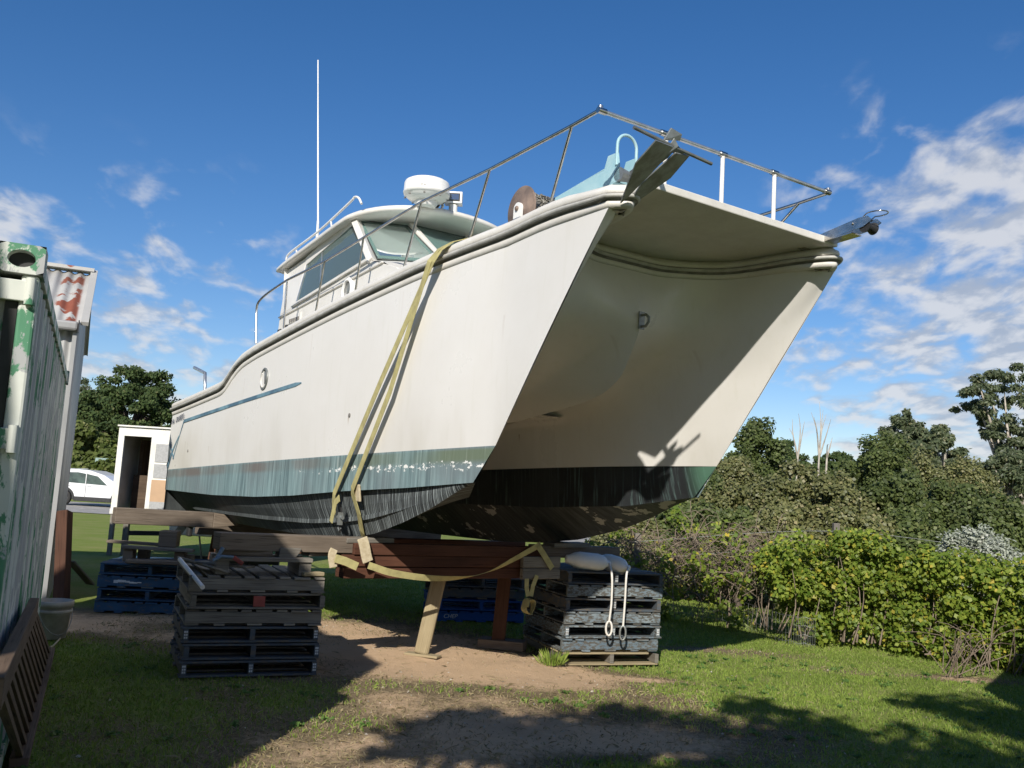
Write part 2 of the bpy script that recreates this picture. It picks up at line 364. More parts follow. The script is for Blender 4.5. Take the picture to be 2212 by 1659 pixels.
def bottom_in():
    xa=xs_(-.27)
    return [[(a,-lerp(interp(KY,a),interp(IY,a),v),lerp(interp(KE,a),interp(IZ,a),v)) for a in xa] for v in (0,.5,1)]
def band_in():
    xa,xb=xs_(-.27),xs_(0.)
    return [[(lerp(a,b_,v),-lerp(interp(IY,a),interp(WY,-b_),v),lerp(interp(IZ,a),wl(b_),v)) for a,b_ in zip(xa,xb)] for v in (0,.5,1)]
def stem(z): return (z-2.068)/1.635*1.25
def wall_in():
    rows=[]
    for v in [i/4 for i in range(5)]:
        r=[]
        for a in xs_(0.):
            zt=2.5; xt=lerp(a,a,v); st=lerp(0,stem(zt),v); x=a+st*(1-min(1,(-a)/8.65)); r.append((x,-interp(WY,-a),lerp(wl(a),zt,v)))
        rows.append(r)
    return rows
SL=[(2.42,[(.27,1.223),(-.2,1.01),(-.9,.80),(-2.6,.55),(-2.5,.2),(-1.5,0)]),
    (2.57,[(.384,1.223),(-.1,1.0),(-.7,.815),(-1.6,.55),(-1.4,.22),(-.42,0)]),
    (2.72,[(.5,1.223),(.02,1.0),(-.5,.83),(-1.05,.55),(-.9,.25),(-.03,0)]),
    (2.92,[(.65,1.223),(.25,1.03),(-.2,.86),(-.6,.58),(-.42,.25),(.12,0)]),
    (3.22,[(.88,1.223),(.62,1.06),(.28,.90),(-.02,.63),(.02,.3),(.25,0)]),
    (3.48,[(1.08,1.223),(.96,1.11),(.66,.965),(.2,.75),(.09,.38),(.14,0)]),
    (3.70,[(1.25,1.225),(1.19,1.11),(.95,.985),(.40,.83),(.07,.42),(.04,0)])]
NK=44
def bow_rows():
    sl=[spline([(x,-y,z) for x,y in c],NK) for z,c in SL]
    n=34; colsp=[spline([s[k] for s in sl],n) for k in range(NK)]
    low=spline([(x,-y,wl(x)) for x,y in ((0,1.223),(-.47,1.01),(-1.17,.80),(-2.9,.6),(-5.6,.57),(-8.64,.56))],NK)
    return [[low[k].lerp(sl[0][k],j/6) for k in range(NK)] for j in range(6)]+[[colsp[k][i] for k in range(NK)] for i in range(n)]
mb=MB(); both(mb,topside); both(mb,bow_rows)
mb.grid([[V((x,y,2.52)) for y in (-.62,0,.62)] for x in (-8.64,-1.6)])
mb.grid([[V((-8.645,y,z)) for y in (-1.56,0,1.56)] for z in (1.46,2.0,2.75)],smooth=False)
hull=mb.build('hull',M['gel'],boat)
mb=MB(); both(mb,band); both(mb,bottom_out,mat=1,smooth=False); both(mb,bottom_in,mat=1); both(mb,band_in,mat=2)
for s in (-1,1):   # spray rail along the outer bottom, aft closing plate
    pts=[(x,s*(lerp(hb(x)-.05,interp(KY,x),.62)+.012),lerp(interp(CH,x),interp(KE,x),.62)) for x in np.linspace(-8,-1.0,40)]
    mb.tube(pts,[.012]+[.03]*34+[.026,.02,.014,.008,.003],4,mat=1,smooth=False)
    mb.grid([[V((-8.64,s*y,z)) for y in (1.56,.62)] for z in (1.1,1.46)],mat=1,smooth=False)
mb.build('antifouling',[M['af'],M['afb'],M['afi']],boat)
# moulded gunwale swept round starboard side, bow tips and the hollow bow between them
SEC=[(-.17,-.012,0),(-.03,-.004,0),(.008,.004,0),(.016,.05,0),(.006,.062,1),(.004,.070,1),(.04,.074,2),(.056,.09,2),(.052,.108,2),(.03,.116,2),(.012,.12,1),(.022,.126,0),(.03,.15,0),(.022,.18,0),(-.01,.205,0),(-.06,.218,0),(-.16,.222,0)]
half=[(x,-hb(x)) for x in list(np.linspace(XS,-6.6,14))+list(np.linspace(-6.5,-5.2,27))+list(np.linspace(-5.0,1.12,36))]
tip=[tuple(p) for p in spline([(1.25,-1.225,0),(1.335,-1.09,0),(1.05,-.97,0),(.42,-.84,0),(.08,-.43,0),(.04,0,0)],46)]
P=half+[(p[0],p[1]) for p in tip]; P=P+[(x,-y) for x,y in reversed(P[:-1])]
rows=[];nP=len(P); zk=[kn(x) if abs(y)>1.15 or x<0 else 3.703 for x,y in P]
nrm=[]
for i in range(nP):
    a=P[max(i-1,0)];c=P[min(i+1,nP-1)]; tx,ty=c[0]-a[0],c[1]-a[1]; l=math.hypot(tx,ty); nrm.append((ty/l,-tx/l))
for i,(x,y) in enumerate(P):
    nx,ny=nrm[i]; k=1-.24*min(1,max(0,(x-.75)/.45)) if abs(y)>1.1 else .76
    inn=1 if abs(y)>1.1 and x<1.0 else .3
    rows.append([V((x+nx*(o_ if o_>-.05 or u_<0 else o_*inn),y+ny*(o_ if o_>-.05 or u_<0 else o_*inn),zk[i]+u_*k)) for o_,u_,_ in SEC])
mb=MB(); mb.grid(rows,matf=lambda i,k:SEC[k+1][2] if SEC[k][2]==SEC[k+1][2] else (1 if 1 in (SEC[k][2],SEC[k+1][2]) else 0))
gun=mb.build('gunwale',[M['deck'],M['groove'],M['rub']],boat); gun['label']='white moulded gunwale with grey rub rail along its middle'
mb=MB(); rows=[]
for x in list(np.linspace(-5.5,-.1,30)):
    w=hb(x)-.13; z=kn(x)+.215; rows.append([V((x,w*t,z+.05*(1-t*t))) for t in np.linspace(-1,1,9)])
mb.grid(rows)
for s in (-1,1): mb.grid([[V((x,s*y,kn(min(x,.4))+.2)) for y in (.9-.0*x,hb(x)-.12)] for x in np.linspace(-.3,1.2,8)])
mb.grid([[V((x,y,2.45)) for y in (-1.4,1.4)] for x in (-8.6,-5.5)]); mb.grid([[V((-5.5,y,z)) for y in (-1.4,1.4)] for z in (2.45,3.3)])
for s in (-1,1): mb.grid([[V((x,s*(hb(x)-.15),z)) for x in np.linspace(-8.6,-5.4,10)] for z in (2.45,2.78)])
mb.build('deck',M['deck'],boat)
mb=MB(); mb.prism([(1.39,-.98,3.872),(1.36,1.12,3.872),(.2,1.12,3.872),(-.25,.6,3.872),(-.25,-.6,3.872),(.3,-1.0,3.872)],(0,0,.06))
mb.build('bow_platform',M['deck'],boat,bevel=.008)
# cabin --------------------------------------------------------------
def rz_(x,y): return 4.79+.1*(x+3.18)+.075*(1-min(1,(y/1.12))**2 if True else 0)
mb=MB()
for s in (-1,1):
    Y=s*1.12
    mb.prism([(-5.55,Y,3.3),(-1.75,Y,3.6),(-2.2,Y,3.9),(-2.86,Y,4.085),(-5.0,Y,3.875),(-5.5,Y,3.83)],(0,-s*.05,0))
    mb.add([(-5.5,Y,3.83),(-4.98,Y,3.877),(-4.93,s*1.03,4.52),(-5.62,s*1.03,4.46),(-5.5,Y-s*.06,3.83),(-4.98,Y-s*.06,3.877),(-4.93,s*.97,4.52),(-5.62,s*.97,4.46)],[(0,1,2,3),(7,6,5,4),(0,4,5,1),(1,5,6,2),(2,6,7,3),(3,7,4,0)])
    mb.beam((-4.95,s*1.018,4.46),(-3.58,s*1.018,4.70),.05,.11)                                     # header over the side windows
    mb.beam((-2.82,s*1.1,4.06),(-3.6,s*1.0,4.72),.10,.075,up=(1,s*-.6,.8))                          # corner pillar
    mb.beam((-2.42,s*.40,4.08),(-3.42,s*.38,4.76),.055,.05,up=(1,0,.8))                            # mullion
    mb.beam((-5.05,s*1.135,3.88),(-2.84,s*1.135,4.095),.03,.035)                                    # moulded sill
    mb.beam((-5.5,s*1.13,3.79),(-2.5,s*1.13,4.0),.025,.02)
cz=[(-1.12,-2.84,4.08),(-.9,-2.70,4.09),(-.4,-2.42,4.10),(0,-2.36,4.105),(.4,-2.42,4.10),(.9,-2.70,4.09),(1.12,-2.84,4.08)]
mb.grid([[V((x,y,z)) for y,x,z in cz],[V((x+.35,y,z-.08)) for y,x,z in cz],[V((x+.95,y*.98,z-.36)) for y,x,z in cz]])
mb.grid([[V((x,y,z)) for y,x,z in cz],[V((x-.9,y,z-.02)) for y,x,z in cz]])                        # dashboard
mb.grid([[V((-5.5,y,3.3)),V((-5.6,y,4.5))] for y in (-1.08,-.45)],smooth=False); mb.grid([[V((-5.5,y,3.3)),V((-5.6,y,4.5))] for y in (.2,1.08)],smooth=False)
mb.box((-3.9,.5,3.95),(.5,.5,.75)); mb.box((-4.3,-.5,3.85),(.5,.5,.6)); mb.grid([[V((x,y,3.55)) for y in (-1.1,1.1)] for x in (-5.5,-2)])
cab=mb.build('cabin',M['cabin'],boat,bevel=.006)
ol=[(-5.95,0),(-5.93,-.85),(-5.86,-1.05),(-5.7,-1.13),(-4.6,-1.14),(-3.75,-1.14),(-3.5,-1.11),(-3.28,-1.0),(-3.1,-.8),(-2.98,-.5),(-2.93,-.2),(-2.92,0)]
ol=[tuple(p)[:2] for p in spline([(x,y,0) for x,y in ol],40)]; ol=ol+[(x,-y) for x,y in reversed(ol[1:-1])]; ol.append(ol[0])
def ring(k,dz): return [V(((x+4.4)*k-4.4,y*k,rz_((x+4.4)*k-4.4,y*k)+dz)) for x,y in ol]
mb=MB(); mb.grid([ring(k,d) for k,d in ((.01,0),(.4,0),(.75,0),(.93,0),(.985,-.008),(1,-.03),(1.003,-.055),(.99,-.075),(.95,-.078),(.8,-.06),(.4,-.06),(.01,-.06))])
roof=mb.build('roof',M['cabin'],cab); roof['label']='white cabin roof with a rounded overhanging brow'
def pane(p,name='window_pane',nrm_=None):
    q=[V(x) for x in p]; n=(q[1]-q[0]).cross(q[2]-q[0]).normalized()*.006
    o_=MB().prism(q,n).build(name,M['glass'],cab); c_=sum(q,V((0,0,0)))/4; MB().tube([c_+(x-c_)*.985 for x in q],.009,5,closed=True,smooth=False).build('window_seal',M['black'],cab)
    return o_
for s in (-1,1):
    f=lambda t,h:V((lerp(lerp(-4.96,-2.93,t),lerp(-4.92,-3.66,t),h),s*lerp(1.105,1.02,h),lerp(lerp(3.90,4.10,t),lerp(4.42,4.66,t),h)))
    pane([f(0,0),f(.36,0),f(.36,1),f(0,1)]); pane([f(.37,0),f(1,0),f(1,1),f(.37,1)])
    mbf=MB(); mbf.beam(f(.365,0),f(.365,1),.02,.022,up=(0,1,0)); mbf.beam(f(0,0),f(0,1),.03,.03,up=(0,1,0)); mbf.beam(f(0,1),f(1,1),.02,.02)
    mbf.build('window_frame',M['alu'],cab)
    pane([(-2.80,s*1.06,4.10),(-2.46,s*.43,4.11),(-3.44,s*.41,4.74),(-3.60,s*.97,4.72)])
pane([(-2.45,-.39,4.11),(-2.45,.39,4.11),(-3.43,.37,4.76),(-3.43,-.37,4.76)])
p=by(752,628,-1.12)
mb=MB(); mb.lathe((p.x,-1.12,p.z),(0,-1,0),[(.15,0),(.15,.02),(.12,.03),(.11,.03),(.105,-.0)],28); mb.build('porthole_ring',M['white'],cab)
MB().lathe((p.x,-1.121,p.z),(0,-1,0),[(.105,0),(.105,.006),(.001,.006)],24).build('porthole_glass',M['port'],cab)
p=by(637,691,-1.12); mb=MB(); mb.box((p.x,-1.125,p.z+.02),(.42,.016,.1)); 
for k in range(5): mb.box((p.x-.13+k*.07,-1.136,p.z),(.045,.01,.045),mat=1)
mb.build('vent',[M['cabin'],M['groove']],cab)
MB().box((p.x-.27,-1.13,p.z-.06),(.1,.012,.05)).build('vent',M['black'],cab); MB().box((p.x-.5,-1.13,p.z-.09),(.12,.012,.05)).build('vent',M['black'],cab)
for s in (-1,1):
    mb=MB(); rows=[]
    for k in range(22): x=-4.93+k*.011; rows.append([V((x,s*(1.07+.012*math.sin(k*1.5)),3.9)),V((x+.02,s*(1.0+.012*math.sin(k*1.5)),4.4))])
    mb.grid(rows); mb.build('curtain',M['deck'],cab)
mb=MB(); mb.tube([V((-3.35,-.45+.17*math.cos(a),4.16+.15*math.sin(a))) for a in np.linspace(0,2*PI,20)[:-1]],.014,6,closed=True); mb.tube([(-3.35,-.45,4.16),(-3.1,-.45,4.08)],.02,6); mb.build('steering_wheel',M['black'],cab)
# roof gear
mb=MB(); rp=[by(*q,-1.08) for q in ((618,561),(628,545),(690,498),(755,438),(766,426),(775,428),(781,440))]
mb.tube(spline([tuple(p) for p in rp],36),.014,8)
for q in ((640,540),(715,478)): a=by(*q,-1.08); mb.tube([a,(a.x,-1.06,rz_(a.x,1.06))],.012,6)
mb.build('roof_rail',M['white'],boat)
a=by(687,497,-1.02); c=by(687,130,-1.02)
mb=MB(); mb.tube([a-V((0,0,.15)),a+(c-a)*.05],[.02,.016],8); mb.tube([a+(c-a)*.05,a+(c-a)*.5,c],[.0125,.011,.008],8); mb.build('whip_antenna',M['white'],boat)
dc=by(922,412,-.45); z0=rz_(dc.x,.45)
mb=MB(); mb.lathe((dc.x,-.45,z0-.03),(0,0,1),[(.11,0),(.13,.03),(.13,.07)],28)
zb=z0+.03; mb.lathe((dc.x,-.45,zb),(0,0,1),[(.15,0),(.19,.01),(.235,.045),(.248,.06),(.256,.062),(.264,.085),(.264,.09),(.258,.094),(.256,.19),(.246,.215),(.21,.236),(.12,.248),(.001,.252)],40)
for k in range(8): an=k*PI/4+.2; mb.box((dc.x+.24*math.cos(an),-.45+.24*math.sin(an),zb+.03),(.016,.016,.016),mat=1)
rd=mb.build('radar_dome',[M['white'],M['groove']],boat); rd['label']='white round radar dome on the cabin roof'
sl=bz(978,460,4.865); z0=rz_(sl.x,abs(sl.y)); mb=MB(); mb.lathe((sl.x,sl.y,z0-.03),(0,0,1),[(.055,0),(.05,.05),(.05,.10)],18)
c=V((sl.x,sl.y,z0+.15)); yaw=math.atan2(-.55,.8)
e1=V((math.cos(yaw),math.sin(yaw),0)); e2=V((-math.sin(yaw),math.cos(yaw),0))
mb.beam(c-e1*.08,c+e1*.06,.2,.135)
mb.beam(c+e1*.055,c+e1*.066,.155,.095,mat=1); mb.beam(c+e1*.064,c+e1*.07,.13,.07,mat=2)
mb.build('searchlight',[M['white'],M['black'],M['lens']],boat,bevel=.012)
h=bz(952,452,4.865); z0=rz_(h.x,abs(h.y)); mb=MB()
for dx,dz in ((0,.085),(-.06,.045)):
    o_=V((h.x+dx,h.y+dx*.6,z0+dz)); mb.lathe(o_-e1*.22,e1,[(.018,0),(.02,.12),(.03,.19),(.052,.235),(.056,.24),(.05,.236),(.02,.16),(.001,.15)],20)
    mb.beam(o_-e1*.12-V((0,0,dz)),o_-e1*.12,.02,.02,up=(1,0,0))
mb.build('air_horn',M['steel'],boat)
# pulpit rail ---------------------------------------------------------
BASE=[(.362,1.105,3.90),(-.707,1.181,3.82),(-1.765,1.265,3.72),(-2.714,1.319,3.62),(-3.671,1.359,3.51),(-4.558,1.386,3.42)]
TOPS=[(1235,272,1.27),(1058,366,1.27),(910,437,1.30),(785,514,1.335),(701,565,1.36),(620,605,1.39)]
END=[(580,632,1.40),(562,648,1.41),(555,662,1.41),(553.5,690,1.41),(553,742,1.41)]
ra=[(1.15,-1.27,4.42)]+[tuple(by(x,y,-w)) for x,y,w in TOPS]
en=spline([ra[-1]]+[tuple(by(x,y,-w)) for x,y,w in END],16)
for s in (-1,1):
    mb=MB(); mb.tube([(x,-s*y,z) for x,y,z in ra[:-1]]+[(p[0],-s*p[1],p[2]) for p in en],.0145,8)
    rl=mb.build('side_rail',M['steel'],boat)
    for (bx_,by_,bz_),t in zip(BASE,ra[1:]):
        MB().tube([(bx_,s*by_,bz_),(t[0],-s*t[1],t[2])],.0125,8).build('stanchion',M['steel'],rl)
mb=MB(); mb.tube([(1.15,-1.27,4.42),(1.15,1.26,4.42)],.0165,10); fr=mb.build('front_rail',M['alu'],boat)
for y in (-1.25,-.65,-.03,.57,1.24):
    mb=MB(); mb.tube([(1.15,y-.035,4.42),(1.15,y+.035,4.42)],.024,10)
    if abs(y)>1: mb.tube([(1.15,y*1.01,4.42),(1.15,y*1.01,4.455)],.02,10)
    mb.build('rail_clamp',M['steel'],fr)
for y in (-.63,-.03,.57):
    MB().tube([(1.15,y,3.9),(1.15,y,4.41)],.017,10).build('stanchion',M['white'],fr)
# chain drum, arm, rollers -------------------------------------------
mb=MB(); mb.lathe((-.39,-.86,4.14),(0,1,0),[(.04,-.02),(.045,0),(.205,0),(.21,.004),(.21,.012),(.205,.016),(.05,.018)],44)
mb.lathe((-.39,-.42,4.14),(0,1,0),[(.05,0),(.205,0),(.21,.004),(.205,.016),(.05,.018)],44)
dr=mb.build('chain_drum',M['rust'],boat); dr['label']='rusty round flange of the anchor chain drum'
mb=MB()
for k in range(230):
    an=random.uniform(0,2*PI); y=random.uniform(-.83,-.43); r_=random.uniform(.135,.165); t=random.uniform(-.4,.4)+(PI/2 if k%2 else 0)
    c=V((-.39+r_*math.cos(an),y,4.14+r_*math.sin(an))); tg=V((-math.sin(an),0,math.cos(an))); ax=(tg*math.cos(t)+V((0,1,0))*math.sin(t)*.5).normalized(); rd_=V((math.cos(an),0,math.sin(an))); sd=ax.cross(rd_) if k%2 else rd_
    mb.tube([c+ax*(.024*math.cos(q))+sd.normalized()*(.013*math.sin(q)) for q in [i*PI/4 for i in range(8)]],.006,5,closed=True)
mb.lathe((-.39,-.84,4.14),(0,1,0),[(.12,0),(.12,.41)],20); mb.build('chain',M['chain'],dr)
mb=MB(); pf=[(-.445,3.86),(-.335,3.86)]+[(-.39+.055*math.cos(a),4.14+.055*math.sin(a)) for a in np.linspace(0,PI,12)]
mb.prism([(x,-.9,z) for x,z in pf],(0,.025,0)); mb.lathe((-.39,-.9,4.14),(0,-1,0),[(.022,0),(.022,.012),(.012,.02)],14,mat=1); mb.build('drum_bracket',[M['white'],M['rust']],dr)
mb=MB()
AY=-.86
for y in (AY,AY+.18): mb.prism([(.10,y,3.97),(.78,y,4.05),(.92,y,4.08),(.88,y,4.30),(.76,y,4.30),(.72,y,4.20),(.10,y,4.13)],(0,.012,0))
mb.prism([(.10,AY,3.99),(.10,AY+.19,3.99),(.85,AY+.19,4.07),(.85,AY,4.07)],(0,0,.012)); mb.prism([(.10,AY,4.12),(.10,AY+.19,4.12),(.72,AY+.19,4.20),(.72,AY,4.20)],(0,0,.01)); mb.beam((.3,AY+.09,3.8),(.3,AY+.09,4.0),.1,.1,up=(1,0,0)); mb.beam((.7,AY+.09,3.85),(.7,AY+.09,4.06),.1,.1,up=(1,0,0))
arm=mb.build('anchor_arm',M['bluep'],boat,bevel=.004); arm['label']='pale blue painted steel anchor arm with hoop'
MB().tube([(.87,AY+.0,4.2)]+[(.87,AY+.095+.095*math.cos(a),4.36+.095*math.sin(a)) for a in np.linspace(PI,0,14)]+[(.87,AY+.19,4.2)],.0125,10).build('hoop',M['bluep'],arm)
MB().lathe((.90,AY,4.12),(0,1,0),[(.055,0),(.04,.09),(.055,.18)],18).build('roller',M['galv'],arm)
mb=MB()
for y in (.94,1.06): mb.prism([(1.3,y,3.88),(1.72,y,3.93),(1.80,y,3.97),(1.76,y,4.01),(1.68,y,4.01),(1.3,y,3.945)],(0,.006,0))
mb.prism([(1.1,.94,3.868),(1.1,1.066,3.868),(1.62,1.066,3.90),(1.62,.94,3.90)],(0,0,.008)); mb.lathe((1.62,.93,3.975),(0,1,0),[(.012,0),(.012,.145)],10)
br=mb.build('bow_roller',M['steel'],boat)
MB().lathe((1.73,.95,3.935),(0,1,0),[(.05,0),(.03,.055),(.05,.11)],18).build('roller_wheel',M['black'],br)
MB().tube([(1.70,.95,4.0)]+[(1.80+.09*math.cos(a),1.0+.07*math.sin(a),4.03) for a in np.linspace(-2.2,2.2,14)]+[(1.70,1.05,4.0)],.005,6).build('retaining_loop',M['steel'],br)
# fittings on the hull
p=by(1385,690,0); mb=MB(); mb.box((.255,0,3.22),(.012,.06,.15)); mb.tube([(.25,0,3.17),(.31,0,3.165),(.345,0,3.2),(.345,0,3.235),(.31,0,3.265),(.25,0,3.265)],.012,8); mb.build('tow_eye',M['galv'],boat)
def disc(p,n,r,name,mat,d=.004,pa=boat): return MB().lathe(V(p)-V(n)*.01,n,[(r,0),(r,.01+d),(r*.6,.012+d),(.001,.012+d)],16).build(name,mat,pa)
for q in ((755,897),(407,974)): p=by(*q,-1.43 if q[0]>600 else -1.56); disc((p.x,-hb(p.x)-.01,p.z),(0,-1,0),.022,'drain_outlet',M['groove'])
pw=by(1397,860,.93); disc((pw.x,.945,pw.z),(-.35,-.93,0),.028,'drain_outlet',M['groove'],.012)
p=V((-4.71,-1.512,2.885)); mb=MB(); mb.lathe(p,(-.05,-1,0),[(.135,-.02),(.14,.008),(.135,.016),(.112,.016),(.105,.0)],32); ph=mb.build('porthole',M['galv'],boat)
MB().lathe(p,(-.05,-1,0),[(.106,.003),(.106,.006),(.001,.006)],28).build('porthole_glass',M['port'],ph)
MB().tube([p+V((.1*math.cos(a),-.008,.1*math.sin(a))) for a in np.linspace(PI*.75,PI*1.75,14)],.012,6).build('porthole_liner',M['deck'],ph)
def sidestrip(pts,w,name,mat):
    """vinyl strip lying on the starboard topside, pts are (x,z)"""
    q=[V((x,-hb(x)-.018,z)) for x,z in pts]; vs=[]; n=len(q)
    for i,p in enumerate(q):
        t=(q[min(i+1,n-1)]-q[max(i-1,0)]).normalized(); up_=t.cross(V((0,-1,0))).normalized()*-1
        k=w[i]/2; vs+=[p-up_*k,p+up_*k,p+up_*k+V((0,.02,0)),p-up_*k+V((0,.02,0))]
    fs=[]
    for i in range(n-1):
        for k in range(4): l=(k+1)%4; fs.append((i*4+k,i*4+l,i*4+4+l,i*4+4+k))
    fs+=[(3,2,1,0),tuple(range(4*n-4,4*n))]
    return MB().add(vs,fs).build(name,mat,boat)
xs=np.linspace(-7.93,-3.56,30); sidestrip([(x,2.478+(x+7.93)*.0665) for x in xs],[.045]*29+[.012],'coach_stripe',M['stripe'])
sidestrip([(-7.93,2.48),(-8.2,2.1),(-8.33,1.92)],[.02,.016,.016],'coach_stripe',M['stripe'])
sidestrip([(-8.12,2.26),(-8.4,2.03),(-8.62,1.80)],[.02,.05,.10],'coach_stripe',M['stripe'])
sidestrip([(-8.3,1.93),(-8.45,2.06),(-8.62,2.16)],[.02,.035,.05],'coach_stripe',M['stripe'])
def text(s,size,name,mat,parent,mw,ext=.0015,shear=0.,space=1.):
    cu=bpy.data.curves.new(name,'FONT'); cu.body=s; cu.size=size; cu.extrude=ext; cu.shear=shear; cu.space_character=space; cu.align_x='CENTER'; cu.align_y='CENTER'
    ob=bpy.data.objects.new('t',cu); col.objects.link(ob); dg=bpy.context.evaluated_depsgraph_get(); me=bpy.data.meshes.new_from_object(ob.evaluated_get(dg))
    bpy.data.objects.remove(ob); me.name=name; me.materials.clear(); me.materials.append(mat); o2=bpy.data.objects.new(name,me); col.objects.link(o2)
    if parent: o2.parent=parent
    o2.matrix_local=mw; return o2
def basis(o,x,z): # text plane: x along writing, y up, z out
    x=V(x).normalized(); z=V(z).normalized(); y=z.cross(x); m=Matrix((x,y,z)).transposed().to_4x4(); m.translation=V(o); return m
text('HA',.105,'lettering',M['ink'],boat,basis((-8.52,-1.585,2.485),(1,-.02,.12),(0,-1,0)),shear=.25); text('CRUISERS',.105,'lettering',M['ink'],boat,basis((-8.16,-1.581,2.528),(1,-.02,.12),(0,-1,0)),shear=.25)
text('RA',.05,'lettering',M['rub'],rd,basis((dc.x+.21,-.45-.155,zb+.115),(.6,.8,0),(.8,-.6,0)))
mb=MB(); pts=[by(*q,-1.3) for q in ((443,838),(443,806),(420,794))]; mb.tube([pts[0]-V((0,0,.2))]+pts,.025,8); mb.build('rod_holder',M['alu'],boat)
mb=MB(); p=V((-6.35,-1.4,3.02)); mb.box(p,(.26,.04,.03)); mb.box(p-V((.05,0,.04)),(.03,.04,.08)); mb.box(p-V((-.05,0,.04)),(.03,.04,.08)); mb.build('mooring_cleat',M['deck'],boat,bevel=.008)
for s in (-1,1):   # stern drive legs under the transom
    mb=MB(); mb.box((-8.75,s*1.1,1.35),(.25,.22,.5)); mb.box((-8.8,s*1.1,1.0),(.14,.07,.5)); mb.lathe((-8.6,s*1.1,.95),(-1,0,0),[(.02,0),(.07,.12),(.07,.4),(.03,.5)],14)
    dl=mb.build('stern_drive',M['black'],boat,bevel=.02)
    mb=MB()
    for k in range(3):
        a=k*2*PI/3; d=V((0,math.cos(a),math.sin(a))); mb.beam(V((-9.05,s*1.1,.95))+d*.05,V((-9.08,s*1.1,.95))+d*.2,.12,.012,up=(1,.5*d.z,-.5*d.y))
    mb.build('propeller',M['galv'],dl)
mb=MB(); mb.box((-8.68,0,2.1),(.07,3.1,1.2)); mb.build('transom',M['gel'],boat)
# ------------------------------------------------------------------ pallets
PW=1.165; PP=.138
protos={}
def make_pallet(kind,mats):
    md,ms=mats
    root=empty('pallet',(0,0,0))
    rs=random.Random(len(kind)*7+ord(kind[0]))
    mb=MB(); ws=[.10,.14,.10,.14,.10,.14,.10,.12]; n=len(ws); gap=(PW-sum(ws))/(n-1); y=-PW/2
    for w in ws:
        dx=rs.uniform(-.02,.02); z=.125+rs.uniform(-.001,.002); w2=w*rs.uniform(.86,1.02); sk=rs.uniform(-.008,.008); cut=rs.choice((0,0,0,.05,.0,.14)); mb.beam((-PW/2+dx,y+w/2+sk,z),(PW/2+dx-cut,y+w/2-sk,z+rs.uniform(-.004,.004)),w2,.018); y+=w+gap
    mb.build('top_deck',md,root,bevel=.002)
    mb=MB(); ws=[.12,.10,.14,.10,.12]; ys=[-PW/2+.06,-.30,0,.30,PW/2-.06]
    for w,y in zip(ws,ys): dx=rs.uniform(-.02,.02); mb.beam((-PW/2+dx,y,.009),(PW/2+dx,y+rs.uniform(-.01,.01),.009+rs.uniform(-.002,.002)),w*rs.uniform(.88,1.02),.017)
    mb.build('bottom_deck',md,root,bevel=.002)
    for x in (-PW/2+.03,0,PW/2-.03):
        mb=MB(); mb.beam((x,-PW/2,.067),(x,PW/2,.067),.045,.096); mb.build('stringer',ms,root,bevel=.003)
    return root
PM={'navy':(M['navypal'],M['navypal']),'blue':(M['bluepal'],M['bluepal']),'bright':(M['brightpal'],M['brightpal']),'grey':(M['grey'],M['grey']),'pale':(M['palepal'],M['palepal']),'raw':(M['pine'],M['grey'])}
def pallet(kind,loc_,rz,label,group):
    if kind not in protos:
        p=make_pallet(kind,PM[kind]); protos[kind]=p; p.location=loc_; p.rotation_euler=(0,0,rz); return tag(p,label,'pallet',group)
    p=dup(protos[kind],loc_,rz,label,group); p['category']='pallet'; return p
def stack(corner,ang,kinds,group,names,z0=0,pitch=PP,jit=.018,rs=random.Random(3)):
    d=V((math.cos(ang),math.sin(ang),0)); n=V((-math.sin(ang),math.cos(ang),0)); out=[]
    for i,(k,r) in enumerate(kinds):
        c=V(corner)+d*(PW/2+rs.uniform(-jit,jit))+n*(PW/2+rs.uniform(-jit*.6,jit*.6)); c.z=z0+i*pitch
        out.append(pallet(k,c,ang+(PI/2 if r else 0)+rs.uniform(-.012,.012),names[i],group))
    return d,n,out
AL=R(23.7); LC=V((-2.635,8.044,0))
ld,ln,lp=stack(LC,AL,[('navy',0),('navy',0),('navy',0),('grey',1),('grey',0),('grey',1)],'pallets in the front left stack',[
 'faded navy pallet lying on the grass at the foot of the front left stack','faded navy pallet second from the ground in the front left stack','faded navy pallet third up, right under the grey ones, front left stack',
 'grey bare timber pallet resting on the navy ones in the front left stack','grey bare timber pallet with a red centre block in the front left stack','grey bare timber pallet topmost in the front left stack, under the sleeper'],pitch=.143)
mb=MB(); mb.beam((-.005,-PW/2+.02,.067),(-.005,-PW/2-.006,.067),.10,.09); mb.build('red_block',M['red'],lp[4])
RC=gnd(1215,1438); AR=R(20)
rd_,rn,rp_=stack(RC,AR,[('raw',0),('pale',1),('pale',0),('pale',1),('navy',0),('pale',1),('navy',0)],'pallets in the right stack',[
 'pale bare timber pallet at the very bottom of the right stack','flaking pale blue pallet second from the ground in the right stack','pale blue pallet with open end third from the ground, where the fender hooks hang','flaking pale blue pallet in the middle of the right stack',
 'dark navy pallet just above the middle of the right stack','pale blue pallet second from the top of the right stack','dark navy pallet at the top of the right stack under the fenders'],z0=RC.z,pitch=.143)
ABL=R(9); BL=gnd(203,1322)
bd,bn,bp=stack(BL,ABL,[('blue',1),('blue',0),('blue',1),('blue',0)],'blue pallets in the back left stack',[
 'blue pallet at the bottom of the back left stack beside the bucket','blue pallet with open end second from the ground in the back left stack','blue pallet with a white smeared marking in the back left stack','blue pallet on top of the back left stack under loose blocks'],pitch=.15)
AM=R(14); MC=gnd(942,1342)
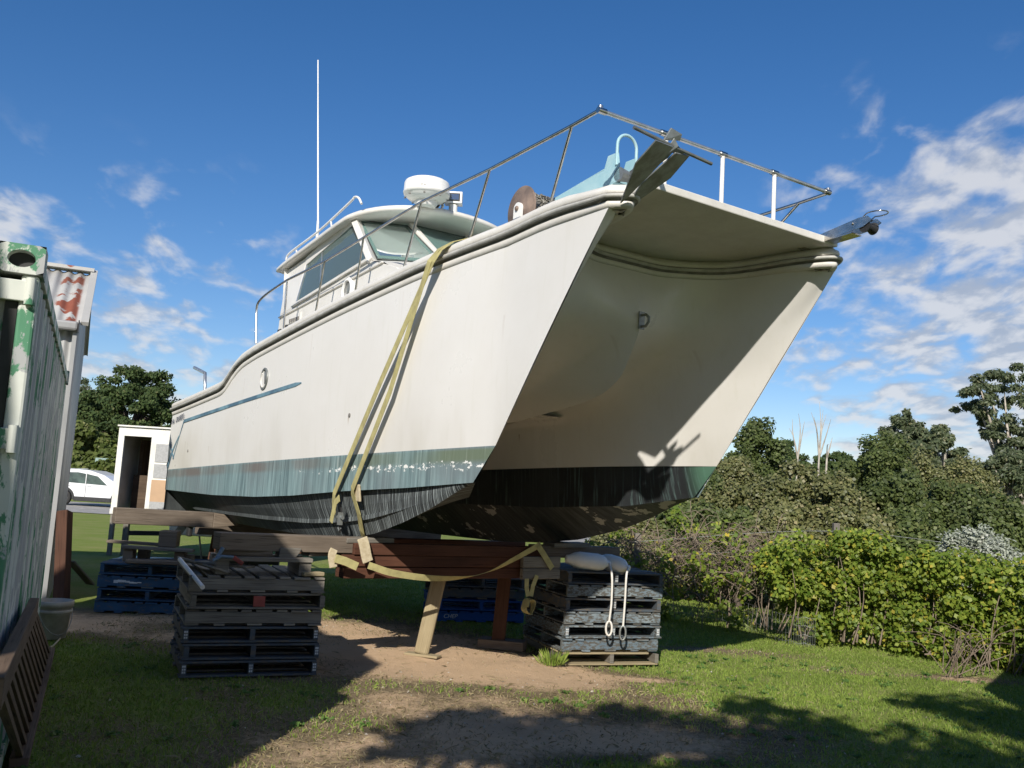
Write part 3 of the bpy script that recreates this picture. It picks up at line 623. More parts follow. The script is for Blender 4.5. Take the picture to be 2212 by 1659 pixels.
md_,mn_,mp=stack(MC,AM,[('bright',1),('bright',0),('navy',1),('navy',0)],'pallets in the far middle stack',[
 'bright blue pallet with white lettering on the ground in the far middle stack','bright blue open pallet second from the ground in the far middle stack','worn navy pallet third from the ground in the far middle stack','worn navy pallet on top of the far middle stack behind the pale post'],pitch=.15)
def face_text(p,s,size,x,z,mat=M['letter'],sh=.2):   # writing on the long side that faces the camera (pallet turned 90 degrees)
    return text(s,size,'lettering',mat,p,basis((-PW/2+.006,x,z),(0,-1,0),(-1,0,0)),shear=sh)
face_text(mp[0],'CHEP',.075,.42,.067)
mb=MB()
for k in range(7): mb.box((-PW/2+.0065,.37-k*.045,.07+.008*math.sin(k)),(.002,.05,.035-.004*k))
mb.build('smeared_marking',M['letter'],bp[2])
for p,xs_l in ((lp[0],(-1,0,1)),(lp[1],(1,)),(lp[2],(-1,1)),(rp_[2],(-1,0,1)),(rp_[4],(0,)),(rp_[6],(0,))):     # stencilled ends of the bearers
    for s in xs_l:
        mb=MB(); x=s*(PW/2-.03)
        for k in range(3):
            for q in (-1,1): mb.box((x+q*.008,-PW/2-.001,.045+k*.024),(.012,.003,.016))
        mb.build('stencil',M['letter'],p)
# ------------------------------------------------------------------ timbers carrying the hulls
def timber(p0,p1,w,h,mat,label,name='timber_beam',cat='timber beam',group=None,bev=.008,**k):
    return tag(MB().beam(p0,p1,w,h,**k).build(name,M[mat],None,bevel=bev),label,cat,group)
XB=-2.2
timber(wor(XB,-2.66,1.14),wor(XB,-1.36,1.13),.2,.15,'sleeper','big weathered grey sleeper on top of the front left pallet stack',name='sleeper',cat='sleeper')
for i,(z,y0,y1,l) in enumerate(((.875,-1.47,.92,'lowest red hardwood beam slung between the pallet stacks under the hulls'),(.99,-1.50,.96,'middle red hardwood beam slung between the pallet stacks under the hulls'),(1.10,-1.40,.80,'uppermost red hardwood beam directly under the hulls'))):
    timber(wor(XB+.02*i,y0,z),wor(XB+.02*i,y1,z),.2,.108,'redwood',l,group='red hardwood beams under the hulls')
for i,(z,l) in enumerate(((.88,'short grey board end below the yellow strap, lower of two'),(1.0,'short grey board end below the yellow strap, upper of two'))):
    timber(wor(-2.02,.50,z),wor(-2.02,.99,z+.005),.06,.115,'grey',l,name='board',cat='board')
timber(wor(XB-.05,.80,1.105),wor(XB-.05,1.96,1.10),.2,.13,'sleeper','dark weathered sleeper behind the white fenders on the right stack',name='sleeper',cat='sleeper')
timber(wor(-2.42,1.5,.985),wor(-2.42,2.12,.985),.18,.06,'grey','grey plank end beside the white fenders on the right stack',name='board',cat='board')
for s,l in ((-1,'thin packing wedge under the near keel'),(1,'thin packing wedge under the far keel')):
    timber(wor(XB,s*1.22-.25,1.175),wor(XB,s*1.22+.25,1.185),.22,.05,'grey',l,name='wedge',cat='wedge')
tp=LC+ld*.2+ln*.12; z1=.143*6
def lsp(a,n,z): p=LC+ld*a+ln*n; p.z=z; return p
t=empty('short_pallet',lsp(.62,.2,z1),AL,'short grey board pallet on blocks on top of the front left stack','pallet')
MB().beam((-.42,-.1,.135),(.42,-.1,.14),.14,.035).beam((-.42,.25,.135),(.4,.25,.135),.14,.035).build('top_deck',M['grey'],t,bevel=.003)
for x in (-.36,.36): MB().beam((x,-.15,.06),(x,.4,.06),.11,.118).build('block',M['grey'],t,bevel=.004)
timber(lsp(.22,.22,z1+.195),lsp(.70,.22,z1+.19),.16,.075,'sleeper','rough dark chunk of wood wedged under the left sleeper',name='timber_block',cat='wood block',bev=.02)
mb=MB(); c=lsp(.85,.12,z1+.2); mb.prism([c+ld*x+V((0,0,z)) for x,z in ((-.10,-.045),(.05,-.045),(.085,0),(.10,.04),(-.095,.04))],ln*.22)
tag(mb.build('wood_chock',M['grey'],None,bevel=.006),'pale rounded wooden chock under the left sleeper','wood block')
timber(lsp(.95,.05,z1+.02),lsp(1.15,.1,z1+.02),.1,.035,'pine','small pale offcut at the right corner of the front left stack',name='offcut',cat='wood block')
timber(lsp(1.02,.3,z1+.175),lsp(1.28,.42,z1+.18),.14,.03,'grey','grey board sticking out right of the front left stack',name='board',cat='board')
for i,(a,b_,l) in enumerate(((0.02,.25,'broken grey board standing on the left edge of the front left stack'),(.10,.5,'splintered grey board lying across the front left stack'))):
    timber(lsp(a,.9-.55*i,z1+.05+.03*i),lsp(b_,.02+.02*i,z1+.04+.03*i),.16,.022,'grey',l,name='broken_board',cat='board',up=(.4-.4*i,0,1))
tag(MB().tube([at(388,1208,8.38),at(438,1269,7.9)],.019,12).build('white_pipe',M['pvc'],None),'white plastic pipe lying over the edge of the front left stack','pipe')
cl=empty('sash_clamp',lsp(.26,.0,z1+.10),AL,'blue handled clamp with a red jaw on the front left stack','clamp')
MB().tube([(-.09,0,.02),(-.02,0,.06),(.08,0,.055)],.014,8).tube([(-.06,.02,.03),(-.01,.05,.13)],.018,8).build('handle',M['clampblue'],cl)
MB().beam((.08,0,.055),(.16,-.02,.0),.028,.035).build('jaw',M['red'],cl,bevel=.005)
# aft support on the back left stack
A0=at(246,1113,11.85); la=loc(A0); xa=la.x; ra_=bx(512,1131,xa)
mb=MB(); p0=A0; p1=wor(xa,ra_.y,A0.z-.02); mb.beam(p0,p1+(p0-p1).normalized()*.35,.2,.2); mb.beam(p1+(p0-p1).normalized()*.35,p1,.2,.2,taper=.55)
tag(mb.build('sleeper',M['sleeper'],None,bevel=.008),'long dark sleeper with a tapered lit end under the stern','sleeper')
timber(wor(xa-.45,-1.5,1.0),wor(xa-.45,2.3,1.0),.2,.2,'sleeper','dark cross sleeper under the middle of the stern',name='sleeper',cat='sleeper')
timber(wor(-4.2,-1.2,.98),wor(-4.2,2.0,.98),.2,.2,'redwood','dark red beam under the middle of both hulls')
def bsp(a,n,z): p=BL+bd*a+bn*n; p.z=z; return p
zb_=.6
for a,n,z,w,h,L_,m_,l in ((.28,.15,.075,.12,.15,.2,'sleeper','upright dark block at the left on the blue back stack'),(.42,.3,.075,.12,.15,.2,'sleeper','dark block second from left on the blue back stack'),(.88,.2,.07,.13,.14,.2,'sleeper','dark block under the right end of the plank on the blue back stack'),(.98,.25,.05,.10,.10,.2,'grey','small grey block at the right on the blue back stack'),(.72,.2,.29,.22,.2,.25,'sleeper','large rounded grey block carrying the stern sleeper')):
    timber(bsp(a,n,zb_+z),bsp(a,n+L_,zb_+z),w,h,m_,l,name='timber_block',cat='wood block',bev=.012)
timber(bsp(.2,.18,zb_+.175),bsp(1.05,.2,zb_+.165),.16,.04,'grey','grey plank laid over blocks on the blue back stack',name='plank',cat='plank')
timber(bsp(-.05,.5,zb_+.21),bsp(.62,.45,zb_+.2),.14,.035,'sleeper','dark plank overhanging the left of the blue back stack',name='plank',cat='plank')
timber(bsp(.3,.05,zb_+.02),bsp(.95,.1,zb_+.02),.3,.04,'sleeper','wide rough board lying flat on the blue back stack',name='board',cat='board')
# posts
pb=gnd(910,1416); ptop=V((pb.x+.13,pb.y+.03,.81)); po=empty('prop_post',pb,0,'pale round edged timber post leaning under the red beams','post')
MB().beam((0,0,.02),ptop-pb,.15,.11,up=(0,1,0)).build('post',M['pine'],po,bevel=.02); MB().beam((-.16,.04,.012),(.19,-.09,.012),.12,.024).build('foot_board',M['pine'],po,bevel=.004)
pb=gnd(1075,1400); po=empty('prop_post',pb,0,'dark red timber post standing on a block near the right stack','post')
MB().beam((0,0,.05),(.03,0,.81),.15,.15,up=(0,1,0)).build('post',M['darkpost'],po,bevel=.01); MB().beam((-.2,.05,.05),(.3,-.06,.05),.24,.1).build('foot_block',M['sleeper'],po,bevel=.01)
# ------------------------------------------------------------------ straps and fenders
def ribbon_thing(pts,w,sides,label,name='ratchet_strap',mat='strap',cat='strap',t=.005,n=None):
    P_=spline([tuple(p) for p in pts],n or len(pts)*5) if n!=0 else [V(p) for p in pts]
    return MB().ribbon(P_,w,sides,t).build(name,M[mat],None),P_
S1=[wor(-.55,-.95,3.895),wor(-.66,-1.15,3.885),wor(-.74,-1.30,3.835),wor(-.80,-1.385,3.76),wor(-.86,-1.43,3.66)]
e1_=[wor(-1.65,-1.46,2.65),wor(-2.48,-1.468,1.60),wor(-2.50,-1.455,1.52),wor(-2.51,-1.44,1.40)]
o,_=ribbon_thing(S1+e1_,.075,[bf]*9,'',n=0); o.location; root1=empty('ratchet_strap',wor(-2.62,-1.46,1.4),0,'yellow webbing strap over the bow, rear strand with a loose tail','strap')
def adopt(o,root): m=o.matrix_basis.copy(); o.parent=root; o.location=o.location-root.location; return o
o.name='webbing'; adopt(o,root1)
q=[by(*p,-1.50) for p in ((733,1076),(725,1085),(720,1105),(715,1128))]; o=MB().ribbon([wor(*p) for p in q],.07,bf,.006).build('loose_tail',M['strap'],None); adopt(o,root1)
q=[by(*p,-1.45) for p in ((735,1085),(738,1110),(733,1135),(735,1150))]; mb=MB(); mb.ribbon([wor(*p) for p in q],.03,bf,.012); o=mb.build('ratchet_band',M['black'],None); adopt(o,root1)
c=wor(*by(735,1118,-1.46)); mb=MB(); mb.beam(c+V((0,0,.05)),c-V((0,0,.07)),.05,.035,up=bl); mb.tube([c+bf*.06,c-bf*.06],.018,10); mb.tube([c-V((0,0,.10))+bf*.03,c-V((0,0,.13)),c-V((0,0,.10))-bf*.03],.008,6); o=mb.build('ratchet',M['galv'],None); adopt(o,root1)
S2=[wor(-.60,-.95,3.90),wor(-.71,-1.15,3.89),wor(-.79,-1.30,3.84),wor(-.85,-1.39,3.765),wor(-.91,-1.437,3.66),wor(-1.45,-1.455,2.55),wor(-2.10,-1.45,1.66)]
q=[by(775,1110,-1.36),by(782,1150,-1.27),by(787,1165,-1.2)]; S2=S2+[wor(-2.12,-1.43,1.60)]+[wor(p.x,p.y,p.z) for p in q]
o,_=ribbon_thing(S2,.075,[bf]*len(S2),'',n=0); root2=empty('ratchet_strap',wor(-2.1,-1.3,1.2),0,'yellow webbing strap over the bow, front strand running under the chine','strap'); o.name='webbing'; adopt(o,root2)
pc=by(763,1062,-1.45); o=MB().beam(wor(pc.x,-1.425,pc.z+.07),wor(pc.x,-1.40,pc.z-.09),.15,.02,up=bl).build('chafe_pad',M['pad'],None,bevel=.006); adopt(o,root2)
def pad(pts,w,label,side=bf):
    return tag(MB().ribbon(spline([tuple(p) for p in pts],12),w,side,.02).build('carpet_pad',M['pad'],None,bevel=.006),label,'carpet pad')
bxp=lambda x,y,xl: wor(*bx(x,y,xl))
pad([bxp(782,1162,-2.0),bxp(787,1178,-1.99),bxp(791,1200,-1.985),bxp(795,1214,-1.98)],.105,'cream carpet offcut hanging over the red beams under the strap',bl)
pad([bxp(722,1186,-1.99),bxp(717,1200,-1.985),bxp(720,1226,-1.98)],.075,'cream carpet offcut wrapped at the left end of the red beams',bl)
st=[bxp(x,y,-1.97) for x,y in ((796,1221),(850,1238),(930,1249),(1005,1247),(1060,1233),(1110,1208),(1150,1186),(1168,1176))]
P_=spline([tuple(p) for p in st],40); sides=[(V((0,0,1))*(1-.9*math.sin(PI*i/39)**6)+bf*.5*math.sin(PI*i/39)).normalized() for i in range(40)]
ro=empty('sling_strap',P_[20],0,'yellow strap sagging across under the red beams','strap'); o=MB().ribbon(P_,.065,sides,.004).build('webbing',M['strap'],None); adopt(o,ro)
o=MB().ribbon([bxp(*p,-1.965) for p in ((1163,1180),(1178,1203),(1193,1228))],.065,V((0,0,1)),.004).build('webbing',M['strap'],None); adopt(o,ro)
o=MB().ribbon([bxp(*p,-1.955) for p in ((724,1206),(745,1212),(772,1224))],.075,V((0,0,1)),.006).build('webbing_end',M['strap'],None); adopt(o,ro)
kn_=empty('knotted_strap',bxp(1143,1300,-1.95),0,'yellow strap rolled into a knot hanging below the right beam end','strap')
for (a,b_) in (((1160,1243),(1147,1288)),((1138,1250),(1141,1288))): o=MB().ribbon([bxp(*a,-1.95),bxp((a[0]+b_[0])/2-2,(a[1]+b_[1])/2,-1.95),bxp(*b_,-1.95)],.05,bl,.004).build('webbing',M['strap'],None); adopt(o,kn_)
c=bxp(1142,1310,-1.95); P_=[c+bl*(.05*math.cos(a)*(1+.2*math.sin(2*a)))+V((0,0,.075*math.sin(a)))+bf*(.03*math.sin(1.3*a)) for a in np.linspace(0,5*PI,46)]
o=MB().ribbon(P_,.055,[(bf+bl*.4*math.sin(i*.3)).normalized() for i in range(46)],.005).build('rolled_webbing',M['strap'],None); adopt(o,kn_)
def fender(p0,p1,rope,label,r=.093,hook=True):
    p0,p1=V(p0),V(p1); ax=(p1-p0).normalized(); L=(p1-p0).length; f=empty('fender',p0,0,label,'fender','white boat fenders on the right stack')
    mb=MB(); mb.lathe((0,0,0),ax,[(.02,-.10),(.045,-.09),(.05,-.06),(.06,-.04),(.08,-.0),(r,.06),(r,L-.06),(.08,L),(.06,L+.03),(.035,L+.05),(.035,L+.08),(.02,L+.09)],26); mb.build('body',M['white'],f)
    q=[V(p)-p0 for p in rope]; MB().tube(spline([tuple(p) for p in q],24),.012,7).build('rope',M['deck'],f)
    e=q[-1]; mb=MB(); mb.tube([e+V((.032*math.cos(a),0,-.075+.075*math.sin(a))) for a in np.linspace(0,2*PI,16)[:-1]],.012,6,closed=True); mb.build('hook',M['galv'] if hook else M['deck'],f)
fender(at(1240,1209,10.25),at(1302,1216,10.32),[at(1316,1217,10.25),at(1322,1245,10.12),at(1321,1300,10.12),at(1316,1342,10.12)],'white fender lying in front on the right stack with a frayed rope',hook=False)
fender(at(1306,1212,10.5),at(1345,1224,10.38),[at(1357,1226,10.32),at(1353,1246,10.2),at(1350,1300,10.2),at(1346,1352,10.2)],'white fender lying behind on the right stack with a hooked rope')
# anchor hanging off the starboard bow
ao=by(1455,317,-1.10); an=empty('anchor',wor(*ao),R(33.7)-PI/2,'grey galvanised plate anchor hanging off the bow tip','anchor')
def ap(x,y,d): return by(x,y,d)-ao
MB().tube([ap(1369,275,-1.45),ap(1455,317,-1.10),ap(1537,354,-.75)],.0125,10).build('stock',M['galv'],an)
for pl in ([(1418,304,-1.383),(1455,318,-1.16),(1424,357,-1.144),(1394,388,-1.155),(1354,429,-1.171),(1341,440,-1.186),(1374,354,-1.381)],
           [(1460,331,-1.086),(1490,337,-.927),(1449,385,-.92),(1362,446,-1.067),(1358,441,-1.105),(1386,398,-1.151),(1425,362,-1.12)]):
    q=[ap(*p) for p in pl]; n_=(q[1]-q[0]).cross(q[3]-q[0]).normalized()*.012; MB().prism(q,n_).build('fluke',M['galv'],an,bevel=.002)
q=[ap(*p) for p in ((1451,276,-1.13),(1474,290,-1.03),(1469,304,-1.03),(1434,303,-1.18))]; mb=MB(); mb.prism(q,(-.014,0,.004))
q=[ap(*p) for p in ((1455,300,-1.11),(1464,318,-1.07),(1476,334,-1.0),(1464,336,-1.03),(1452,330,-1.08),(1444,340,-1.11),(1425,355,-1.14),(1440,335,-1.14),(1447,312,-1.13))]; mb.prism(q,(.012,-.004,.004)); mb.build('crown',M['galv'],an,bevel=.002)
MB().beam(ap(1452,320,-1.08)+V((-.03,0,0)),ap(1372,372,-.80)+V((-.05,0,0)),.03,.05,taper=.8).build('shank',M['galv'],an,bevel=.004)
# ------------------------------------------------------------------ container
def peel(name,stops,vsc=(1,1,.45)):
    m,g,b=newmat(name); o=g.co('Object'); v=g.map(o,vsc); n=g.noise(v,2.6,9,.7,.4); n2=g.noise(v,3.6,9,.72,.3); n3=g.noise(g.map(o,(1,1,.5),(5,3,1)),1.7,8,.68)
    gr=g.mix(g.noise(o,5,3),(.06,.20,.11),(.12,.30,.18)); wh=g.mix(g.noise(o,9,5),(.70,.71,.65),(.52,.55,.50)); gy=g.mix(g.noise(o,7,5),(.34,.35,.35),(.46,.47,.465))
    c=g.mix(g.ramp(n,[(stops[0]-.008,0.),(stops[0]+.008,1.)]),gr,wh); c=g.mix(g.ramp(n2,[(stops[1]-.008,0.),(stops[1]+.008,1.)]),c,gy)
    c=g.mix(g.ramp(n3,[(stops[2],0.),(stops[2]+.03,1.)]),c,g.mix(g.noise(o,12,4),(.22,.06,.03),(.36,.19,.08)))
    fin(g,b,c,.65,0,g.math('ADD',n,n2),.4,.006,.3); return m
M['peel']=peel('peeling_green_paint',(.50,.50,.69)); M['peel2']=peel('peeling_white_green_paint',(.49,.58,.64)); M['peel3']=peel('peeling_grey_green_side',(.50,.49,.74),(2.6,2.6,.42))
K0=V((-1.955,3.73,0)); K1=gnd(148,805,2.59); kd=V((K1.x-K0.x,K1.y-K0.y,0)); KL=kd.length; kd.normalize(); kw=V((-kd.y*1,kd.x,0)); 
if kw.x>0: kw=-kw
con=empty('shipping_container',K0,math.atan2(kd.y,kd.x),'old shipping container with peeling green and white paint','container')
# local: x along the length, y = +w (away from the boat), z up
Wd=2.44;Hc=2.59
mb=MB(); pitch=.278; n=int((KL-.3)/pitch)
rows=[[],[],[]]
prof=[]
for i in range(n):
    x=.16+i*pitch
    prof+=[(x,.012),(x+.07,.012),(x+.139,.048),(x+.209,.048)]
prof+=[(KL-.14,.012)]
mb.grid([[V((x,y,z)) for x,y in prof] for z in (.16,1.0,1.8,Hc-.10)],smooth=False)
mb.build('side_panel',M['peel3'],con)
mb=MB(); mb.beam((.1,.03,Hc-.06),(KL-.1,.03,Hc-.06),.06,.07); mb.beam((.1,.03,.12),(KL-.1,.03,.12),.06,.1); mb.build('side_rail',M['peel2'],con,bevel=.004)
mb=MB(); mb.grid([[V((x,y,Hc-.04)) for x in (.05,KL-.05)] for y in (.02,Wd-.02)],smooth=False); mb.grid([[V((x,Wd,z)) for x in (.05,KL)] for z in (.1,Hc-.04)],smooth=False); mb.grid([[V((KL-.02,y,z)) for y in (.05,Wd)] for z in (.1,Hc-.05)],smooth=False)
mb.build('roof',M['peel'],con)
for x,y in ((.08,.08),(KL-.08,.08),(.08,Wd-.08)):
    mb=MB(); ny=.036 if x<1 and y<1 else y; mb.beam((x,ny,.1),(x,ny,Hc-.12),.066 if x<1 and y<1 else .15,.15,up=(1,0,0)); mb.build('corner_post',M['peel2'],con,bevel=.012)
for x,y in ((.07,.075),(KL-.08,.075),(.08,Wd-.08)):
    for z in (.06,Hc-.059):
        mb=MB(); hw=.085; # casting with an oval hole towards the doors
        outer=[(-hw,-.06),(hw,-.06),(hw,.06),(-hw,.06)]; N=24; ov=[(.052*math.cos(a),.036*math.sin(a)) for a in [2*PI*k/N for k in range(N)]]
        rect=[]
        for k in range(N):
            a=2*PI*k/N; c_,s_=math.cos(a),math.sin(a); t=min(hw/abs(c_) if abs(c_)>1e-6 else 9,.06/abs(s_) if abs(s_)>1e-6 else 9); rect.append((c_*t,s_*t))
        X0=x-.085
        vs=[(X0,y+p,z+q) for p,q in rect]+[(X0,y+p,z+q) for p,q in ov]+[(X0+.05,y+p*.95,z+q*.95) for p,q in ov]
        fs=[(k,(k+1)%N,N+(k+1)%N,N+k) for k in range(N)]+[(N+k,N+(k+1)%N,2*N+(k+1)%N,2*N+k) for k in range(N)]+[tuple(range(2*N,3*N))]
        mb.add(vs,fs,0); mb.m[-1]=1
        mb.add([(X0,y+p,z+q) for p,q in outer]+[(X0+.17,y+p,z+q) for p,q in outer],[(4,5,6,7),(0,1,5,4),(1,2,6,5),(2,3,7,6),(3,0,4,7)])
        mb.build('corner_casting',[M['peel'],M['black']],con)
mb=MB(); mb.beam((.03,.16,Hc-.14),(.03,Wd-.1,Hc-.14),.1,.05); mb.beam((.06,.16,Hc-.07),(.06,Wd-.1,Hc-.07),.1,.09); mb.build('door_header',M['peel'],con,bevel=.004)
for y0,y1 in ((.118,1.2),(1.26,2.2)):
    mb=MB(); mb.beam((.06,y0,Hc/2),(.06,y1,Hc/2),.03,Hc-.36); 
    for k in range(3): mb.beam((.045,y0+.12+k*.28,.4),(.045,y0+.12+k*.28,Hc-.4),.12,.03,up=(1,0,0))
    d=mb.build('door',M['peel'],con,bevel=.004)
    MB().beam((.05,y0-.024,.2),(.05,y0-.024,Hc-.2),.045,.05,up=(1,0,0)).build('door_seal',M['black'],d)
    if y0<1:
        for z in (2.40,1.80,1.2,.6):
            MB().beam((.0,.012,z),(.0,y0+.25,z),.03,.085).tube([(-.012,.03,z-.055),(-.012,.03,z+.055)],.02,8).build('hinge',M['peel2'],d,bevel=.004)
    mb=MB(); mb.tube([(.01,y0+.5,.15),(.01,y0+.5,Hc-.15)],.017,8); mb.build('locking_bar',M['galv'],d)
# slatted rack leaning on the container
def cp(px,py,off=.0):
    n=-kw; p0=K0+n*off; d=ray(px,py); return CAM+d*((p0-CAM).dot(n)/d.dot(n))
a0,a1=gnd(40,1648,.03),gnd(106,1404,.03); t0,t1=cp(-12,1500,.05),cp(72,1312,.05)
rk=empty('slatted_rack',a0,0,'brown slatted wooden rack leaning on the container','rack')
o=V(a0); MB().beam(a0-o,a1-o,.10,.05).build('bottom_rail',M['rack'],rk,bevel=.004); MB().beam(t0-o,t1-o,.05,.11).build('top_rail',M['rack'],rk,bevel=.004)
for k in range(13):
    t=(k+.5)/13; MB().beam(t0.lerp(t1,t)-o,a0.lerp(a1,t)-o,.035,.03).build('slat',M['rack'],rk,bevel=.002)
# bucket
bk=gnd(110,1378); bu=empty('bucket',bk,.4,'dirty white plastic bucket with a wire handle beside the container','bucket')
m_,g,b=newmat('dirty_bucket'); n=g.noise(g.co(),7,5); fin(g,b,g.mix(g.ramp(n,[(.4,0.),(.7,1.)]),(.46,.42,.37),(.30,.26,.21)),.6); M['bucket']=m_
mb=MB(); mb.lathe((0,0,0),(0,0,1),[(.125,0),(.135,.01),(.155,.25),(.172,.255),(.172,.285),(.158,.287),(.161,.31),(.178,.315),(.178,.37),(.168,.372),(.15,.20),(.13,.03)],36); mb.build('tub',M['bucket'],bu)
mb=MB(); mb.tube(spline([(.17*math.cos(a),.17*math.sin(a),.30-.33*math.sin((a+2.9)/2.9*PI)*1.0 if False else .3-.25*math.sin(PI*(a+2.6)/2.9)) for a in np.linspace(-2.6,.3,9)],26),.004,6); mb.build('handle',M['galv'],bu)
mb=MB(); mb.tube(spline([tuple(p-bk) for p in (at(150,1300,bk.y),gnd(148,1340,.1),gnd(140,1365,.02),gnd(118,1392,.01),gnd(108,1398,.01))],30),.009,6)
tag(mb.build('rope_end',M['pad'],None,center=False),'frayed cream rope end trailing from the bucket','rope').location=bk
# timber and plank beyond the container
c=gnd(132,1312); timber(c,at(140,1105,c.y+.3)+V((0,0,0)),.14,.16,'darkpost','dark broken timber stump leaning at the far end of the container',name='timber_stump',cat='timber post',up=(0,1,0))
timber(gnd(196,1262,.12),gnd(152,1212,.45),.16,.03,'grey','grey plank leaning up beyond the bucket',name='plank',cat='plank')
timber(gnd(96,1262,.05),gnd(112,1245,.05),.25,.2,'grey','grey concrete coloured block at the far end of the container',name='block',cat='block')
# ------------------------------------------------------------------ shed behind it
m,g,b=newmat('corrugated_iron'); o=g.co(); n=g.noise(g.map(o,(1,1,.4)),2.5,6); x,y,z=g.sep(o)
c=g.mix(g.ramp(n,[(.4,0.),(.7,1.)]),(.40,.40,.39),(.28,.28,.275)); fin(g,b,c,.5,.2); M['iron']=m
m,g,b=newmat('rusty_iron'); o=g.co(); n=g.noise(o,2.4,6,.6); x,y,z=g.sep(o)
f=g.math('MULTIPLY',g.ramp(n,[(.50,0.),(.53,1.)]),g.math('MULTIPLY',g.smooth(x,-.36,-.3),g.math('SUBTRACT',1.,g.smooth(x,-.06,-.02)))); c=g.mix(f,g.mix(g.noise(o,4,5),(.50,.49,.46),(.40,.39,.36)),g.mix(g.noise(o,9,4),(.23,.06,.035),(.30,.10,.05))); fin(g,b,c,.6,.1); M['rustiron']=m
SX,SY=at(170,702,11.9).x,11.9; zg=at(170,702,11.9).z; rp2=at(190,597,13.67); Dp=1.77; slope=(rp2.z-zg)/Dp
shed=empty('iron_shed',(SX,SY,0),R(23.6),'tall pale corrugated iron shed with a rusty roof sheet','shed')
mb=MB(); xs=np.linspace(-4.6,0,240); mb.grid([[V((x,.012*math.sin(x*2*PI/.115),z)) for x in xs] for z in (0,zg-.02)]); mb.grid([[V((.012*math.sin(y*2*PI/.115),y,0)) for y in np.linspace(0,3.5,180)],[V((.012*math.sin(y*2*PI/.115),y,zg+slope*min(y,3.5-y) if y>0 else zg)) for y in np.linspace(0,3.5,180)]]); mb.grid([[V((x,3.5,z)) for x in (-4.6,0)] for z in (0,zg)])
mb.build('wall',M['iron'],shed)
mb=MB(); RX=.07; xr=np.linspace(-4.7,RX,240)
mb.grid([[V((x,y,zz+.02*math.sin(x*2*PI/.15))) for x in xr] for y,zz in ((-.08,zg+.0),(Dp*.5,zg+slope*Dp*.5+.03),(Dp,rp2.z),(2*Dp+.1,zg))]); rf=mb.build('roof',M['rustiron'],shed)
mb=MB(); mb.beam((RX,-.1,zg+.01),(RX,Dp,rp2.z+.05),.09,.05); mb.beam((-4.7,Dp,rp2.z+.05),(RX,Dp,rp2.z+.05),.25,.05); mb.build('barge_cap',M['rustiron'],rf)
mb=MB(); mb.beam((-4.7,-.12,zg-.04),(.0,-.12,zg-.04),.13,.12); g_=mb.build('gutter',M['iron'],shed,bevel=.03)
MB().beam((-.0,-.12,zg-.04),(.012,-.12,zg-.04),.15,.15).build('gutter_end',M['black'],g_)
MB().beam((-.03,-.05,0),(-.03,-.05,zg-.1),.09,.05,up=(1,0,0)).build('corner_flashing',M['iron'],shed)
# ------------------------------------------------------------------ caravan with its door open
CY_=19.; cv=empty('caravan',(at(243,1100,CY_).x,CY_,0),0,'old white caravan with its annexe door standing open','caravan')
cx0=cv.location.x
def cz(y_,x_=290): return at(x_,y_,CY_).z
zt,zf=cz(922,270),cz(1099,250); dxl,dxr=at(256,1050,CY_).x-cx0+.02,at(318,1050,CY_).x-cx0
m,g,b=newmat('caravan_paint'); n=g.noise(g.co(),3,5); fin(g,b,g.mix(g.ramp(n,[(.45,0.),(.7,.7)]),(.78,.76,.70),(.6,.56,.47)),.45); M['cvw']=m
M['ply']=wood('dark_ply',(.12,.085,.06),(.17,.12,.085),(.05,.035,.02)); M['tan']=plain('tan_panel',(.52,.34,.20),(.46,.30,.18),3,.6); M['curt']=plain('lace_curtain',(.42,.42,.41),(.34,.34,.33),30,.9)
Lc=3.6; Dc_=2.3
dl=dxl;dr_=dxr
mb=MB(); t=.05
for p0,p1,w,h in (((dl-.12,0,(zt+zf)/2),(dl,0,(zt+zf)/2),t,zt-zf),((dl,0,zt-.09),(Lc,0,zt-.09),t,.18),((dr_,0,(zf+zt-.18)/2),(Lc,0,(zf+zt-.18)/2),t,zt-.18-zf)): mb.beam(p0,p1,w,h)
mb.grid([[V((x,y,zt)) for x in (dl-.12,Lc)] for y in (-.02,Dc_)],smooth=False); mb.grid([[V((dl-.11,y,z)) for y in (0,Dc_)] for z in (zf,zt)],smooth=False); mb.grid([[V((Lc,y,z)) for y in (0,Dc_)] for z in (zf,zt)],smooth=False)
for x0,x1 in ((dl-.1,dl+.25),(dl+1.1,Lc)): mb.grid([[V((x,Dc_,z)) for x in (x0,x1)] for z in (zf,zt)],smooth=False)
mb.grid([[V((x,Dc_,z)) for x in (dl,dl+1.2)] for z in (zf,zf+.85)],smooth=False); mb.grid([[V((x,Dc_,z)) for x in (dl,dl+1.2)] for z in (zt-.45,zt)],smooth=False)
mb.build('body',M['cvw'],cv)
MB().grid([[V((x,y,zf+.01)) for x in (dl,Lc)] for y in (0,Dc_)],smooth=False).beam((dl+.0,.9,zf+.35),(dr_+.3,.9,zf+.35),.5,.7).beam((dl+.02,1.1,zf+1.0),(dl+.1,1.1,zf+1.0),.6,.9).beam((dl+.3,1.5,zf+.85),(dl+.62,1.5,zf+.85),.3,.45).build('cupboard',M['ply'],cv)
dx0=dr_+.06; dw=.62
door=MB().beam((dx0,-.06,(zf+zt-.2)/2),(dx0+dw,-.06,(zf+zt-.2)/2),.04,zt-.22-zf).build('door',M['cvw'],cv,bevel=.004)
for z0_,z1_ in ((zt-.68,zt-.31),(zt-1.0,zt-.72)):
    MB().beam((dx0+.07,-.085,(z0_+z1_)/2),(dx0+dw-.05,-.085,(z0_+z1_)/2),.012,z1_-z0_).build('window',M['curt'],door)
